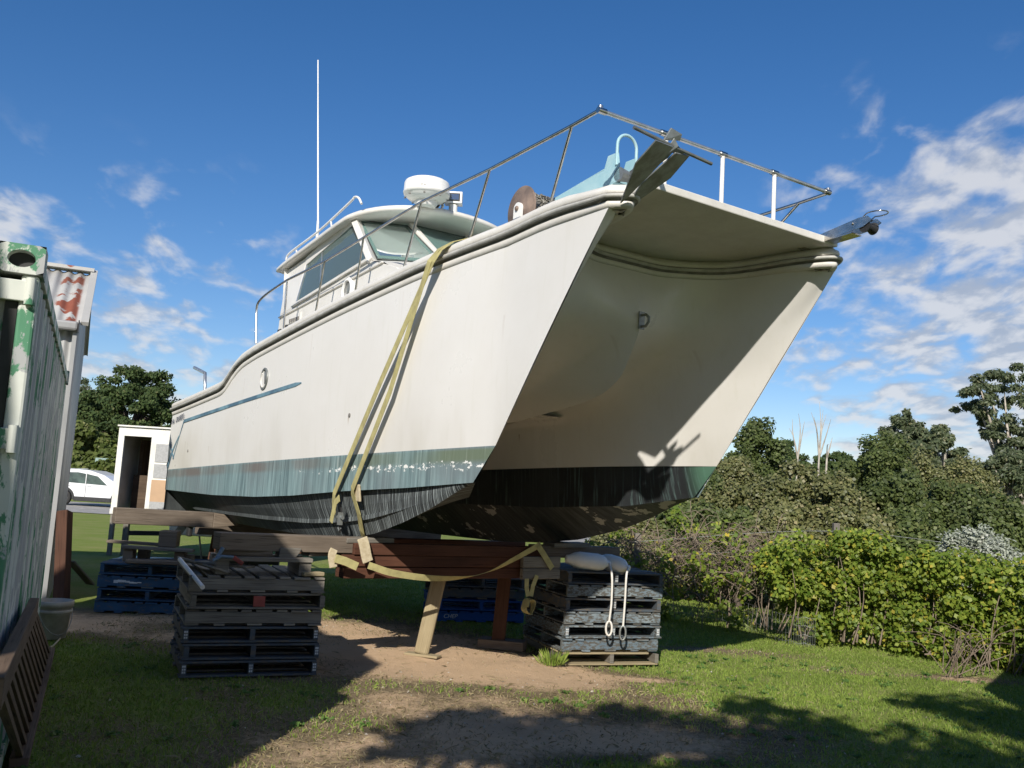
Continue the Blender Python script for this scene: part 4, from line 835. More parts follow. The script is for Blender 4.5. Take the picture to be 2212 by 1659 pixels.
MB().beam((dx0+.05,-.085,zf+.41),(dx0+dw-.03,-.085,zf+.41),.012,.44).build('panel',M['tan'],door); MB().beam((dx0+.05,-.085,zf+.11),(dx0+dw-.03,-.085,zf+.11),.012,.16).build('kick_plate',M['curt'],door)
mb=MB(); mb.beam((dl-.06,.0,0),(dl-.06,0,zf),.08,.08,up=(1,0,0)); mb.beam((dl+.15,.2,0),(dl+.15,.2,zf),.1,.1,up=(1,0,0)); mb.beam((2.2,.2,0),(2.2,.2,zf),.1,.1,up=(1,0,0)); mb.build('leg',M['grey'],cv)
mb=MB(); mb.beam((dl-.12,-.03,zf-.05),(Lc,-.03,zf-.05),.06,.1); mb.beam((dl-.14,-.02,zt+.02),(Lc,-.02,zt+.02),.1,.03); mb.build('trim',M['cvw'],cv)
# yellow wedge, white trailer panel and bits seen beneath the stern
yw=at(412,1090,14.6); o=MB().prism([yw+V((-.25,0,.06)),yw+V((.15,0,-.02)),yw+V((.15,0,-.07)),yw+V((-.1,0,-.05))],(0,.5,0)).build('yellow_tray',M['strap'],None); M['yel']=plain('yellow_plastic',(.72,.40,.02),(.6,.32,.02),4,.4); o.data.materials.clear(); o.data.materials.append(M['yel']); tag(o,'bright yellow plastic tray beneath the stern','tray')
wt=empty('box_trailer',(at(395,1100,16.6).x,16.6,0),0,'low white box trailer in the sun beyond the stern','trailer')
MB().beam((0,0,.88),(2.1,0,.88),1.2,.42).build('body',M['white'],wt,bevel=.02); MB().beam((.2,-.5,.3),(1.9,-.5,.3),.08,.08).beam((-.9,0,.62),(0,0,.66),.08,.08).build('chassis',M['black'],wt)
for y in (-.62,.62): MB().lathe((1.1,y,.3),(0,-1 if y<0 else 1,0),[(.3,0),(.3,.12),(.2,.14),(.15,.12)],24).build('wheel',M['tyre'],wt)
tr=empty('folding_trestle',gnd(432,1245),0,'folding trestle with a red corner cap between the stacks','trestle'); tb=tr.location
def tq(x,y): return at(x,y,tb.y)-tb
MB().tube([tq(428,1128),tq(438,1240)],.016,8).tube([tq(392,1124),tq(428,1128)],.013,8).tube([tq(452,1122),tq(449,1150)],.013,8).build('frame',M['galv'],tr); MB().beam(tq(424,1128),tq(434,1128),.04,.05).build('corner_cap',M['red'],tr)
timber(gnd(448,1260),gnd(448,1260)+V((.02,.2,1.0)),.1,.1,'darkpost','dark upright timber between the two left pallet stacks',name='prop_post',cat='post',up=(0,1,0))
timber(gnd(455,1258),gnd(455,1258)+V((.06,.2,.95)),.05,.05,'pine','thin pale stick standing between the two left pallet stacks',name='stick',cat='stick',up=(0,1,0))
# ------------------------------------------------------------------ car
CYR=43.; c0=at(152,1094,CYR); car=empty('parked_car',(c0.x,CYR,0),0,'white family wagon parked on the gravel drive','car')
def cq(x,y): p=at(x,y,CYR); return p.x-c0.x,p.z
zc=lambda z:z
prof=[(-.80,.50),(-.84,.75),(-.80,1.02),(-.72,1.32),(-.58,1.55),(-.3,1.635),(.4,1.66),(1.1,1.63),(1.75,1.45),(2.35,1.10),(3.3,1.0),(3.6,.85),(3.68,.5)]
def arch(cx): return [(cx+.43*math.cos(a),.36+.43*math.sin(a)) for a in np.linspace(0,PI,14)]
pts=prof+[(3.6,.32)]+arch(2.69)+[(2.2,.28),(.5,.28)]+arch(0.)+[(-.7,.34)]
def sect(y,k): return [V((x,y,z)) for x,z in pts]
mb=MB(); mb.prism([(x,-.88,z) for x,z in pts],(0,1.76,0)); body=mb.build('body',M['carwhite'],car,bevel=.07)
def sidepane(poly,name='window'):
    return MB().prism([(x,-.895,z) for x,z in poly],(0,.02,0)).build(name,M['carglass'],car)
sidepane([(.02,1.06),(.95,1.03),(.95,1.47),(.6,1.52),(.12,1.50)]); sidepane([(1.0,1.03),(1.95,1.0),(1.5,1.38),(1.0,1.47)]); sidepane([(-.55,1.16),(-.05,1.07),(.05,1.46),(-.2,1.45)])
for cx in (0,2.69):
    mb=MB(); q=[(cx+.43*math.cos(a),.36+.43*math.sin(a)) for a in np.linspace(-.15,PI+.15,18)]; r_=[(cx+.53*math.cos(a),.36+.50*math.sin(a)) for a in np.linspace(PI+.15,-.15,18)]
    mb.prism([(x,-.90,z) for x,z in q+r_],(0,.1,0)); mb.build('wheel_arch',M['black'],car)
    w=empty('wheel',(cx,-.8,.36)); w.parent=car; del w
    for s in (-1,):
        wh=MB().lathe((cx,s*.70,.36),(0,s,0),[(.2,0),(.34,.01),(.36,.04),(.36,.16),(.33,.19),(.235,.195),(.23,.15),(.001,.13)],36).build('wheel',M['tyre'],car)
        mb=MB()
        for k in range(5):
            a=k*2*PI/5+.3
            for dq in (-.13,.13): mb.beam((cx+.04*math.cos(a),s*.865,.36+.04*math.sin(a)),(cx+.225*math.cos(a+dq),s*.87,.36+.225*math.sin(a+dq)),.02,.05,up=(math.sin(a),0,-math.cos(a)))
        mb.lathe((cx,s*.86,.36),(0,s,0),[(.235,0),(.235,.02),(.215,.022),(.215,.0)],30); mb.lathe((cx,s*.86,.36),(0,s,0),[(.05,0),(.045,.02),(.001,.022)],14); mb.build('rim',M['rim'],wh)
for o_ in [x for x in car.children if x.type=='EMPTY']: bpy.data.objects.remove(o_)
MB().beam((.5,-.87,.34),(2.2,-.87,.34),.06,.2).build('sill',M['black'],car,bevel=.02)
for x in (.1,1.05): MB().beam((x,-.905,.93),(x+.2,-.905,.93),.03,.035).build('door_handle',M['carwhite'],car,bevel=.008)
MB().beam((-.6,-.62,1.63),(.9,-.62,1.69),.04,.04).build('roof_rail',M['galv'],car); MB().beam((-.74,-.6,1.5),(-.5,-.6,1.62),1.2,.03).build('spoiler',M['carwhite'],car)
MB().beam((1.0,-.9,.4),(1.0,-.9,1.5),.012,.012,up=(1,0,0)).build('door_gap',M['groove'],car)
MB().beam((-.83,-.8,.95),(-.72,-.8,1.12),.12,.1).build('tail_light',M['red'],car)
fm=gnd(230,1052,.6); fx=at(205,1000,52).x
mb=MB(); xs=np.linspace(0,7,300); mb.grid([[V((fx+x,52+.02*math.sin(x*2*PI/.2),z)) for x in xs] for z in (0,at(230,990,52).z)])
M['fence']=plain('pale_green_sheet',(.30,.40,.37),(.24,.33,.30),2,.6); tag(mb.build('sheet_metal_fence',M['fence'],None),'pale green ribbed metal fence behind the parked car','fence')
# ------------------------------------------------------------------ ground
def blob(x,y,cx,cy,rx,ry,p=2): return np.exp(-(np.abs((x-cx)/rx)**p+np.abs((y-cy)/ry)**p))
def vnoise(x,y,s,seed=0):
    r=np.random.default_rng(seed); T=r.random((64,64)); x=x*s+100; y=y*s+100; xi=np.floor(x).astype(int);yi=np.floor(y).astype(int); fx=x-xi;fy=y-yi; fx=fx*fx*(3-2*fx);fy=fy*fy*(3-2*fy)
    g=lambda a,b:T[a%64,b%64]
    return (g(xi,yi)*(1-fx)+g(xi+1,yi)*fx)*(1-fy)+(g(xi,yi+1)*(1-fx)+g(xi+1,yi+1)*fx)*fy
def fbm(x,y,s,seed=0): return sum(vnoise(x,y,s*2**k,seed+k)*.5**(k+1) for k in range(4))
def soil(x,y):   # 0 lawn, .5 dry trampled grass, 1 bare earth
    bare=blob(x,y,-.5,9.5,1.7,1.1)*1.2+blob(x,y,.7,9.2,.8,.45)*.6+blob(x,y,-1.9,10.6,1.6,1.6)*.95+blob(x,y,-4.6,10.8,1.2,.9)*.9+blob(x,y,.6,5.3,1.3,.5)*.5+blob(x,y,2.6,11.9,1.1,.3)*.7+blob(x,y,1.6,9.75,.7,.15)*.6+blob(x,y,5.2,11.0,1.7,.22)*.7+blob(x,y,2.3,5.6,.8,.4)*.5
    dry=blob(x,y,-.4,6.9,2.1,1.4)*.7+blob(x,y,1.2,7.4,1.4,1.2)*.5+blob(x,y,-1.2,6.0,1.5,1)*.3
    n=fbm(x,y,1.3,5); s=bare+dry*.75+(n-.47)*1.1*np.clip((bare+dry)*2,0.15,1)
    return np.clip(s,0,1.2)
def axis(lo,hi,a,b,st):
    c=list(np.arange(a,b,st)); d=st; x=b
    while x<hi: c.append(x); d*=1.35; x+=d
    c.append(hi); d=st; x=a-st
    while x>lo: c.insert(0,x); d*=1.35; x-=d
    c.insert(0,lo); return np.array(c)
gx=axis(-600,600,-7,8,.09); gy=axis(-80,900,4.6,17,.09)
XX,YY=np.meshgrid(gx,gy); S=soil(XX,YY)
near=np.exp(-((XX/9)**4+((YY-10)/9)**4))
ZZ=dip(XX,YY)+(fbm(XX,YY,1.1,11)-.47)*.07*near+(fbm(XX,YY,5,17)-.47)*.02*near-.012*near
nx_,ny_=len(gx),len(gy)
vs=np.stack([XX,YY,ZZ],-1).reshape(-1,3); ii=np.arange(nx_*ny_).reshape(ny_,nx_)
fs=np.stack([ii[:-1,:-1],ii[:-1,1:],ii[1:,1:],ii[1:,:-1]],-1).reshape(-1,4)
def fastmesh(name,vs,fs,mats,smooth=True):
    me=bpy.data.meshes.new(name); k=fs.shape[1]
    me.vertices.add(len(vs)); me.vertices.foreach_set('co',np.asarray(vs,np.float32).ravel()); me.loops.add(fs.size); me.loops.foreach_set('vertex_index',fs.ravel().astype(np.int32))
    me.polygons.add(len(fs)); me.polygons.foreach_set('loop_start',np.arange(0,fs.size,k,dtype=np.int32)); me.polygons.foreach_set('loop_total',np.full(len(fs),k,np.int32)) if False else None
    me.polygons.foreach_set('use_smooth',np.full(len(fs),smooth)); me.update(calc_edges=True)
    for m in mats: me.materials.append(m)
    return me
me=fastmesh('ground',vs,fs,[]); at_=me.attributes.new('soil','FLOAT','POINT'); at_.data.foreach_set('value',S.ravel().astype(np.float32))
m,g,b=newmat('lawn_and_earth'); o=g.co(); s=g.add('Attribute',attribute_name='soil').outputs['Fac']
n1=g.noise(o,1.1,5,.6); n2=g.noise(o,14,5,.7); n3=g.noise(o,60,4,.7)
grass=g.mix(n2,(.15,.21,.033),(.28,.345,.08)); grass=g.mix(g.ramp(n1,[(.4,0.),(.68,.8)]),grass,(.32,.31,.12)); grass=g.mix(g.ramp(n3,[(.35,.6),(.6,0.)]),grass,(.045,.07,.015))
dry=g.mix(n2,(.20,.15,.085),(.30,.24,.15)); dry=g.mix(g.ramp(n3,[(.35,.7),(.6,0.)]),dry,(.06,.045,.028))
earth=g.mix(n2,(.52,.355,.215),(.63,.46,.30)); earth=g.mix(g.ramp(n3,[(.3,.3),(.45,0.)]),earth,(.27,.165,.10)); earth=g.mix(g.ramp(n1,[(.5,0.),(.7,.5)]),earth,(.33,.235,.155))
sn=g.math('ADD',s,g.math('MULTIPLY',g.math('SUBTRACT',n2,.5),.5))
c=g.mix(g.smooth(sn,.16,.42),grass,dry); c=g.mix(g.smooth(sn,.5,.85),c,earth)
fin(g,b,c,.95,0,g.math('ADD',n2,n3),.6,.03,.1); me.materials.append(m)
go=bpy.data.objects.new('ground',me); col.objects.link(go); go['kind']='structure'
def gz(x,y):
    x=np.asarray(x,float);y=np.asarray(y,float); nr=np.exp(-((x/9)**4+((y-10)/9)**4))
    return dip(x,y)+(fbm(x,y,1.1,11)-.47)*.07*nr+(fbm(x,y,5,17)-.47)*.02*nr-.012*nr
mb=MB(); p=[gnd(-200,1098,.03),gnd(420,1093,.03),gnd(700,1106,.03),gnd(700,1130,.03),gnd(420,1122,.03),gnd(150,1115,.03),gnd(-300,1112,.03)]
p=[V((-60,36,.02)),V((-60,47,.02)),V((30,47,.02)),V((30,36,.02))]; mb.add(p,[(3,2,1,0)],0,[[(q.x,q.y) for q in (p[3],p[2],p[1],p[0])]])
M['gravel']=plain('pale_gravel',(.36,.34,.31),(.22,.21,.19),2,.9); tag(mb.build('driveway',M['gravel'],None,center=False),kind='structure')
def leafquads(P,N,size,droop=.3,asp=.42,rg=rng):
    n=len(P); N=N/np.maximum(np.linalg.norm(N,axis=1,keepdims=True),1e-6); d=rg.normal(0,1,(n,3)); d[:,2]-=droop; d-=N*(d*N).sum(1,keepdims=True); d/=np.maximum(np.linalg.norm(d,axis=1,keepdims=True),1e-6)
    s=np.cross(N,d); L=(size*rg.uniform(.6,1.35,n))[:,None]
    base=P; tip=P+d*L-N*L*.12; mid=P+d*L*.48+N*L*.06
    return np.stack([base,mid+s*L*asp-N*L*.1,tip,mid-s*L*asp-N*L*.1],1).reshape(-1,3)
# blades of grass
def blades(n,fn,h,mats,name,spread=.5,w=.0042):
    x=rng.uniform(-4.5,7.5,n*3); y=4.9+13*rng.random(n*3)**1.5
    keep=fn(x,y)>rng.random(n*3); x=x[keep][:n];y=y[keep][:n];n=len(x); z=gz(x,y)
    hh=h*rng.uniform(.5,1.5,n); a=rng.uniform(0,2*PI,n); l=rng.normal(0,spread,(n,2)); ww=w*rng.uniform(.6,1.4,n)
    p=np.stack([x,y,z-.004],1); sx=np.stack([np.cos(a),np.sin(a),np.zeros(n)],1)*ww[:,None]
    mid=p+np.stack([l[:,0]*hh*.35,l[:,1]*hh*.35,hh*.6],1); tip=p+np.stack([l[:,0]*hh,l[:,1]*hh,hh*(1-.25*np.minimum(1,(l**2).sum(1)))],1)
    vs=np.stack([p-sx,p+sx,mid+sx*.7,tip,mid-sx*.7],1).reshape(-1,3); fs=np.arange(n*5).reshape(-1,5)
    me=fastmesh(name,vs,fs,mats,False); ob=bpy.data.objects.new(name,me); col.objects.link(ob); return tag(ob,kind='stuff')
M['grassb']=leafmat('grass_blade',(.18,.28,.04),(.37,.45,.10),(.42,.38,.19),.3,.6,.3); M['straw']=leafmat('straw_blade',(.30,.24,.13),(.46,.38,.24),(.18,.15,.08),.2,.8,.2)
b1=blades(190000,lambda x,y:np.clip(1.05-soil(x,y)*1.7,0,1),.034,[M['grassb']],'grass'); tag(b1,'short mown green lawn around the boat','grass')
b2=blades(60000,lambda x,y:np.clip(soil(x,y)*1.6,0,1)*np.clip(1.2-soil(x,y),0.02,1),.024,[M['straw']],'dry_grass',1.2); tag(b2,'dry straw coloured grass on trampled ground in front of the boat','dry grass')
n=260; x=rng.uniform(-3.2,4,n); y=5+7*rng.random(n); z=gz(x,y)+.012; a=rng.uniform(0,PI,n); r_=rng.uniform(.006,.02,n)
d=np.stack([np.cos(a)*r_,np.sin(a)*r_,rng.uniform(-.004,.01,n)],1); e=np.stack([-np.sin(a)*r_*.5,np.cos(a)*r_*.5,rng.uniform(0,.01,n)],1); p=np.stack([x,y,z],1)
me=fastmesh('leaf_litter',np.stack([p-d,p+e,p+d,p-e],1).reshape(-1,3),np.arange(n*4).reshape(-1,4),[leafmat('litter',(.35,.3,.22),(.55,.52,.45),(.35,.18,.06),.1,.7)],False); ob=bpy.data.objects.new('leaf_litter',me); col.objects.link(ob); tag(ob,'small pale fallen leaves and feathers scattered on the lawn','leaf litter',kind='stuff')
n=900; x=rng.uniform(-3.6,4.5,n); y=5+7.2*rng.random(n); k=soil(x,y)>rng.uniform(.35,1.0,n); x,y=x[k],y[k]; n=len(x); z=gz(x,y); r_=rng.uniform(.004,.016,n)*rng.uniform(.5,1.2,n)
oc=np.array([(1,0,0),(0,1,0),(-1,0,0),(0,-1,0),(0,0,.7),(0,0,-.7)]); P0=np.stack([x,y,z],1); an_=rng.uniform(0,PI,n); rot=lambda v:np.stack([v[0]*np.cos(an_)-v[1]*np.sin(an_),v[0]*np.sin(an_)+v[1]*np.cos(an_),np.full(n,v[2])],1)
vv=np.stack([P0+rot(o_)*r_[:,None]*rng.uniform(.7,1.3,(n,1)) for o_ in oc],1).reshape(-1,3); tri=np.array([(0,1,4),(1,2,4),(2,3,4),(3,0,4),(1,0,5),(2,1,5),(3,2,5),(0,3,5)]); ff=(np.arange(n)[:,None,None]*6+tri[None]).reshape(-1,3)
me=fastmesh('pebbles',vv,ff,[plain('pebble',(.34,.28,.21),(.5,.45,.38),30,.9)],False); ob=bpy.data.objects.new('pebbles',me); col.objects.link(ob); tag(ob,'small stones and clods lying on the bare earth','pebbles',kind='stuff')
n=420; x=rng.uniform(-2.6,3,n); y=5.2+5.5*rng.random(n); mbs=MB()
for i in range(n):
    if soil(x[i:i+1],y[i:i+1])[0]<rng.random()*.9: continue
    a=rng.uniform(0,2*PI); L_=rng.uniform(.04,.2); p=V((x[i],y[i],float(gz(x[i],y[i]))+.008)); d=V((math.cos(a),math.sin(a),rng.uniform(-.02,.1)))*L_; mbs.tube([p,p+d*.5+V((rng.normal(0,.01),rng.normal(0,.01),.006)),p+d],[.0022,.002,.0014],4)
tag(mbs.build('straw_stalks',M['straw'],None,center=False),'long dry stalks lying loose on the bare earth','straw',kind='stuff')
cl=[]
for k in range(240):
    px,py=rng.uniform(-3.8,6.5),5.2+6.5*rng.random()
    if soil(np.array([px]),np.array([py]))[0]>.55: continue
    cl.append((np.array([px,py,float(gz(px,py))+.012]),rng.uniform(.025,.07)))
mn_v=[]
for c_,r_ in cl:
    m_n=26; an_=rng.uniform(0,2*PI,m_n); q=np.stack([np.cos(an_),np.sin(an_),rng.uniform(.0,.4,m_n)],1)*r_*rng.random((m_n,1))**.5+c_; mn_v.append(leafquads(q,np.stack([rng.normal(0,.4,m_n),rng.normal(-.2,.4,m_n),np.ones(m_n)],1),.028,0.,.5))
vv=np.concatenate(mn_v); me=fastmesh('lawn_weeds',vv,np.arange(len(vv)).reshape(-1,4),[leafmat('weed_leaf',(.07,.15,.03),(.16,.27,.06),(.3,.33,.1),.3,.6,.3)],False); ob=bpy.data.objects.new('lawn_weeds',me); col.objects.link(ob); tag(ob,'flat broad leaved weeds scattered through the lawn','weeds',kind='stuff')
# a small tuft at the foot of the right stack
mb=MB(); tc=gnd(1192,1436)
for k in range(130):
    a=random.uniform(0,2*PI); r_=random.uniform(0,.09); h=random.uniform(.06,.17); p=tc+V((r_*math.cos(a)*1.5,r_*math.sin(a),0)); d=V((math.cos(a),math.sin(a),0))*random.uniform(.01,.09); s=V((-math.sin(a),math.cos(a),0))*.004
    mb.add([p-s,p+s,p+d*.5+V((0,0,h*.7))+s*.6,p+d+V((0,0,h)),p+d*.5+V((0,0,h*.7))-s*.6],[(0,1,2,3,4)])
tag(mb.build('grass_tuft',M['grassb'],None),'green tuft of long grass in front of the right pallet stack','grass tuft')
# ------------------------------------------------------------------ foliage
def ball(n,rg): v=rg.normal(0,1,(n,3)); v/=np.linalg.norm(v,axis=1,keepdims=True); return v*(rg.random(n)**.45)[:,None]
def cloud(clumps,per,size,rg,upb=.5,flat=1.,asp=.42,droop=.3,sunb=.45):
    out=[]
    for c,r in clumps:
        b=ball(per,rg); p=np.array(c)+b*np.array([r,r,r*flat]); nn=b+np.array([-.1,-sunb,upb])+rg.normal(0,.55,(per,3)); out.append(leafquads(p,nn,size,droop,asp,rg))
    v=np.concatenate(out); return v,np.arange(len(v)).reshape(-1,4)
KINDS={}
M['laurel']=leafmat('dark_laurel_leaf',(.048,.07,.018),(.13,.165,.045),(.18,.2,.07),.25,.55,.35)
M['olive']=leafmat('olive_leaf',(.095,.11,.033),(.25,.245,.095),(.34,.29,.14),.25,.5,.45)
M['lime']=leafmat('hedge_leaf',(.11,.19,.022),(.40,.46,.07),(.60,.48,.07),.4,.5,.35)
M['gum']=leafmat('gum_leaf',(.055,.075,.035),(.15,.18,.085),(.24,.23,.12),.25,.5,.4)
M['cyp']=leafmat('cypress_leaf',(.03,.055,.018),(.085,.12,.035),(.12,.13,.05),.15,.7,.2)
M['shrub']=leafmat('light_shrub_leaf',(.07,.10,.02),(.16,.19,.05),(.25,.25,.1),.3,.6,.3)
M['silver']=leafmat('silver_leaf',(.26,.29,.22),(.42,.44,.36),(.5,.5,.45),.15,.6,.3)
def crown_proto(key,seed,H,Rr,z0,nc,per,leaf,mat,rc,flat=1.,hole=.0,bark='bark',trunk_r=.12,fork=.35,upb=.5,shape=1.,asp=.42,droop=.3,limbs=True):
    """unit tree: crown between z0 and H (metres), radius Rr; every tree of a kind gets its own clumps and limbs"""
    rg=np.random.default_rng(seed); cl=[]
    while len(cl)<nc:
        v=rg.normal(0,1,3); v/=np.linalg.norm(v); q=rg.uniform(.25,1)**.5
        z=v[2]*q; w=(1-abs(z)**2.2*.25)*(1.0 if z>0 else shape); p=np.array([v[0]*q*Rr*w,v[1]*q*Rr*w,(z0+H)/2+z*(H-z0)/2*.92])
        if rg.random()<hole and q<.75: continue
        r=rc*rg.uniform(.6,1.25); p[2]=min(p[2],H-r*flat*.8); p[2]=max(p[2],r*flat*.6); cl.append((p,r))
    v,f=cloud(cl,per,leaf,rg,upb,flat,asp,droop); me=fastmesh('crown',v,f,[M[mat]],False)
    mb=MB(); zf=H*fork; lean=rg.normal(0,.03*H,2)
    fk=V((lean[0],lean[1],zf)); mb.tube(spline([(0,0,-.1),(lean[0]*.3,lean[1]*.3,zf*.5),tuple(fk)],6),[trunk_r*1.25,trunk_r,trunk_r*.9,trunk_r*.85,trunk_r*.8,trunk_r*.75],8)
    if limbs:
        for p,r in cl[::max(1,len(cl)//26)]:
            e=V(p); m1=fk.lerp(e,.5)+V((0,0,.08*(e-fk).length)); mb.tube(spline([tuple(fk*.98),tuple(m1),tuple(e)],6),[trunk_r*.5*k for k in (1,.8,.6,.45,.3,.12)],5)
    tm=mb.mesh('trunk',[M[bark]]); return tm,me
def tree(name,label,cat,px,ytop,halfw,Y,kind,group,seed,zb=None,scale_z=1.,xy=None,H=None):
    k=dict(KINDS[kind])
    if xy is None: p=at(px,ytop,Y); H=p.z; Rr=halfw*(1.2 if kind in('laurel','olive') else 1.)*Y/2000; pos=V((p.x,Y,0))
    else: pos=V((xy[0],xy[1],0)); Rr=halfw
    z0=H*k.pop('z0',.05); rc=k.pop('rc')*min(Rr,(H-z0)/2)
    tm,cm=crown_proto(kind,seed,H,Rr,z0,rc=rc,**k)
    r=empty(name,pos,0,label,cat,group)
    for n_,me in (('trunk',tm),('crown',cm)): o=bpy.data.objects.new(n_,me); col.objects.link(o); o.parent=r
    return r
KINDS['laurel']=dict(nc=130,per=290,leaf=.072,mat='laurel',rc=.24,fork=.2,trunk_r=.07,shape=1.05,z0=.0)
KINDS['olive']=dict(nc=130,per=270,leaf=.066,mat='olive',rc=.24,fork=.2,trunk_r=.06,shape=1.05,z0=.0)
KINDS['gum']=dict(nc=95,per=210,leaf=.16,mat='gum',rc=.20,flat=.7,fork=.4,trunk_r=.16,bark='palebark',z0=.35,asp=.25,droop=1.2)
KINDS['biggum']=dict(nc=120,per=200,leaf=.16,mat='gum',rc=.145,flat=.55,fork=.2,trunk_r=.27,bark='palebark',z0=.5,hole=.8,shape=.7,asp=.25,droop=1.2)
KINDS['cyp']=dict(nc=260,per=190,leaf=.22,mat='cyp',rc=.17,flat=.55,fork=.5,trunk_r=.3,z0=.0,shape=1.1,asp=.3)
KINDS['shrub']=dict(nc=44,per=200,leaf=.3,mat='shrub',rc=.34,fork=.2,trunk_r=.08,z0=.0)
KINDS['silver']=dict(nc=55,per=220,leaf=.055,mat='silver',rc=.33,fork=.3,trunk_r=.03,z0=.25,upb=1.2,asp=.25,droop=-1.2)
KINDS['shade']=dict(nc=44,per=120,leaf=.2,mat='gum',rc=.30,flat=.8,fork=.45,trunk_r=.17,z0=.42,asp=.3)
GB='shrubs and trees behind the fence on the right'
for i,(k,px,yt,hw,Y,l) in enumerate([
 ('laurel',1645,893,70,23,'tallest dark green shrub right beside the bow stem'),('olive',1570,1035,95,19.5,'olive green shrub just below the antifouling of the bow'),('olive',1715,985,85,18.6,'brownish olive shrub below the grey tin roof'),('olive',1800,1008,85,17.8,'olive shrub straight behind the visible fence post'),
 ('laurel',1895,918,85,23,'tall dark pointed shrub in the middle of the bank, below the first gum'),('laurel',1925,1015,85,18.2,'broad dark shrub right of the fence post'),('laurel',2040,1030,90,19,'rounded dark shrub behind the middle of the hedge'),('laurel',2150,1062,85,18,'low dark shrub behind the silver bush'),('laurel',2270,1060,95,18.5,'dark shrub at the right edge of the photo'),
 ('laurel',1500,1000,75,20,'dark shrub rising right behind the lower bow stem'),('olive',1430,1040,70,19,'olive shrub half hidden by the bow stem'),('olive',1575,962,62,21.5,'olive shrub touching the bow stem below the tallest dark shrub'),('laurel',1480,1075,80,18,'dark low shrub under the far hull'),('laurel',1600,1090,75,17.2,'dark low shrub behind the tangle of dry twigs'),('olive',1838,985,75,25,'olive shrub filling the gap left of the tall pointed shrub'),('olive',1985,962,80,25,'olive shrub in front of the two slender gums'),('olive',2090,985,70,25,'olive shrub below the left side of the big gum'),('olive',1370,1110,80,18,'low olive shrub seen under the bow'),('olive',1700,1085,75,16.8,'low olive shrub behind the left end of the hedge'),('olive',1850,1090,80,16.6,'low olive shrub behind the top of the hedge'),('laurel',1980,1095,80,16.5,'low dark shrub behind the crest of the hedge')]):
    tree('shrub',l,'shrub',px,yt,hw,Y,k,GB,100+i)
tree('gum_tree','slender grey green gum left of the big gum tree','gum tree',1955,878,58,36,'gum',GB,131); tree('gum_tree','darker second gum beside the big gum tree','gum tree',2028,905,52,34,'gum',GB,132)
tree('gum_tree','big gum tree with bare pale limbs at the right edge','gum tree',2195,778,128,40,'biggum',GB,133); tree('gum_tree','small drooping gum under the big gum tree','gum tree',2185,960,75,35,'gum',GB,134)
tree('silver_bush','silvery white leaved bush sticking up behind the hedge','bush',2110,1130,90,13.2,'silver',GB,135)
for i,(px,yt,hw,Y,l) in enumerate([(1800,960,60,75,'far dark green tree between the bare saplings and the tall shrub'),(1700,945,60,70,'far dark green tree just left of the bare saplings')]): tree('far_tree',l,'tree',px,yt,hw,Y,'cyp',GB,140+i)
GL='trees beyond the drive on the left'
for i,(k,px,yt,hw,Y,l) in enumerate([('cyp',308,776,122,62,'large layered dark conifer beyond the white caravan'),('gum',185,808,55,74,'grey green gum with thin limbs beside the iron shed'),('cyp',205,838,85,66,'dark tree filling the gap between shed and conifer'),('shrub',178,905,60,56,'bright green bush behind the parked car'),('shrub',262,945,45,53,'yellow green bush left of the caravan'),('cyp',420,905,70,64,'dark conifer edge hidden mostly by the boat'),('cyp',130,900,70,60,'dark shrub tree half hidden by the iron shed')]): tree('bush' if k=='shrub' else 'tree',l,'bush' if k=='shrub' else 'tree',px,yt,hw,Y,k,GL,150+i)
# far scattered tree line: one mass on the horizon
cl=[]
for k in range(150):
    x=rng.uniform(-260,300); y=rng.uniform(190,240); cl.append((np.array([x,y,rng.uniform(1,5)]),rng.uniform(3,6)))
v,f=cloud(cl,150,1.4,rng); me=fastmesh('distant_wood',v,f,[M['cyp']],False); ob=bpy.data.objects.new('distant_wood',me); col.objects.link(ob); tag(ob,'far off wood along the horizon','wood',kind='stuff')
# trees standing behind the photographer: they shade the foreground
for i,(x,y,H_,r_) in enumerate([(-1.95,-2.9,7.0,1.15),(-.1,-3.0,7.9,1.5),(2.6,-3.5,8.9,2.0),(4.9,-4.7,9.0,2.2)]): tree('shade_tree',['leftmost leafy tree behind the photographer shading the foreground','second leafy tree from the left behind the photographer','third leafy tree from the left behind the photographer','rightmost leafy tree behind the photographer'][i],'tree',0,0,r_,0,'shade','trees behind the photographer',170+i,xy=(x,y),H=H_)
# hedge -----------------------------------------------------------------
HT=[(1640,1190),(1700,1165),(1760,1160),(1815,1143),(1880,1150),(1950,1165),(2050,1190),(2150,1205),(2250,1208),(2420,1215)]
HF=[(1640,1372),(1700,1392),(1900,1412),(2150,1452),(2420,1500)]
cl=[]; rg=np.random.default_rng(5)
for px in np.arange(1652,2430,17):
    yt=interp(HT,px); yf=interp(HF,px); Yf=gnd(px,yf).y
    if px>2150: Yf=gnd(2150,1452).y-(px-2150)*.0035
    lo=yf-8 if px>1690 else yt+ (px-1600)*1.2
    for k in range(11):
        py=yt+12+(lo-yt-24)*rg.random(); dep=rg.random()*.55; q=at(px+rg.uniform(-14,14),py,Yf+.05+dep)
        if q.z<.5 and rg.random()<.08: continue
        cl.append((np.array(q),rg.uniform(.10,.21)))
v,f=cloud(cl,95,.060,rg,.45,1.,.40,.35); hroot=empty('hedge',(cl[0][0][0],cl[0][0][1],0),0,'bright green leafy hedge along the fence on the right','hedge'); ho=V(hroot.location)
me=fastmesh('foliage',v-np.array(ho),f,[M['lime']],False); o=bpy.data.objects.new('foliage',me); col.objects.link(o); o.parent=hroot
mb=MB()
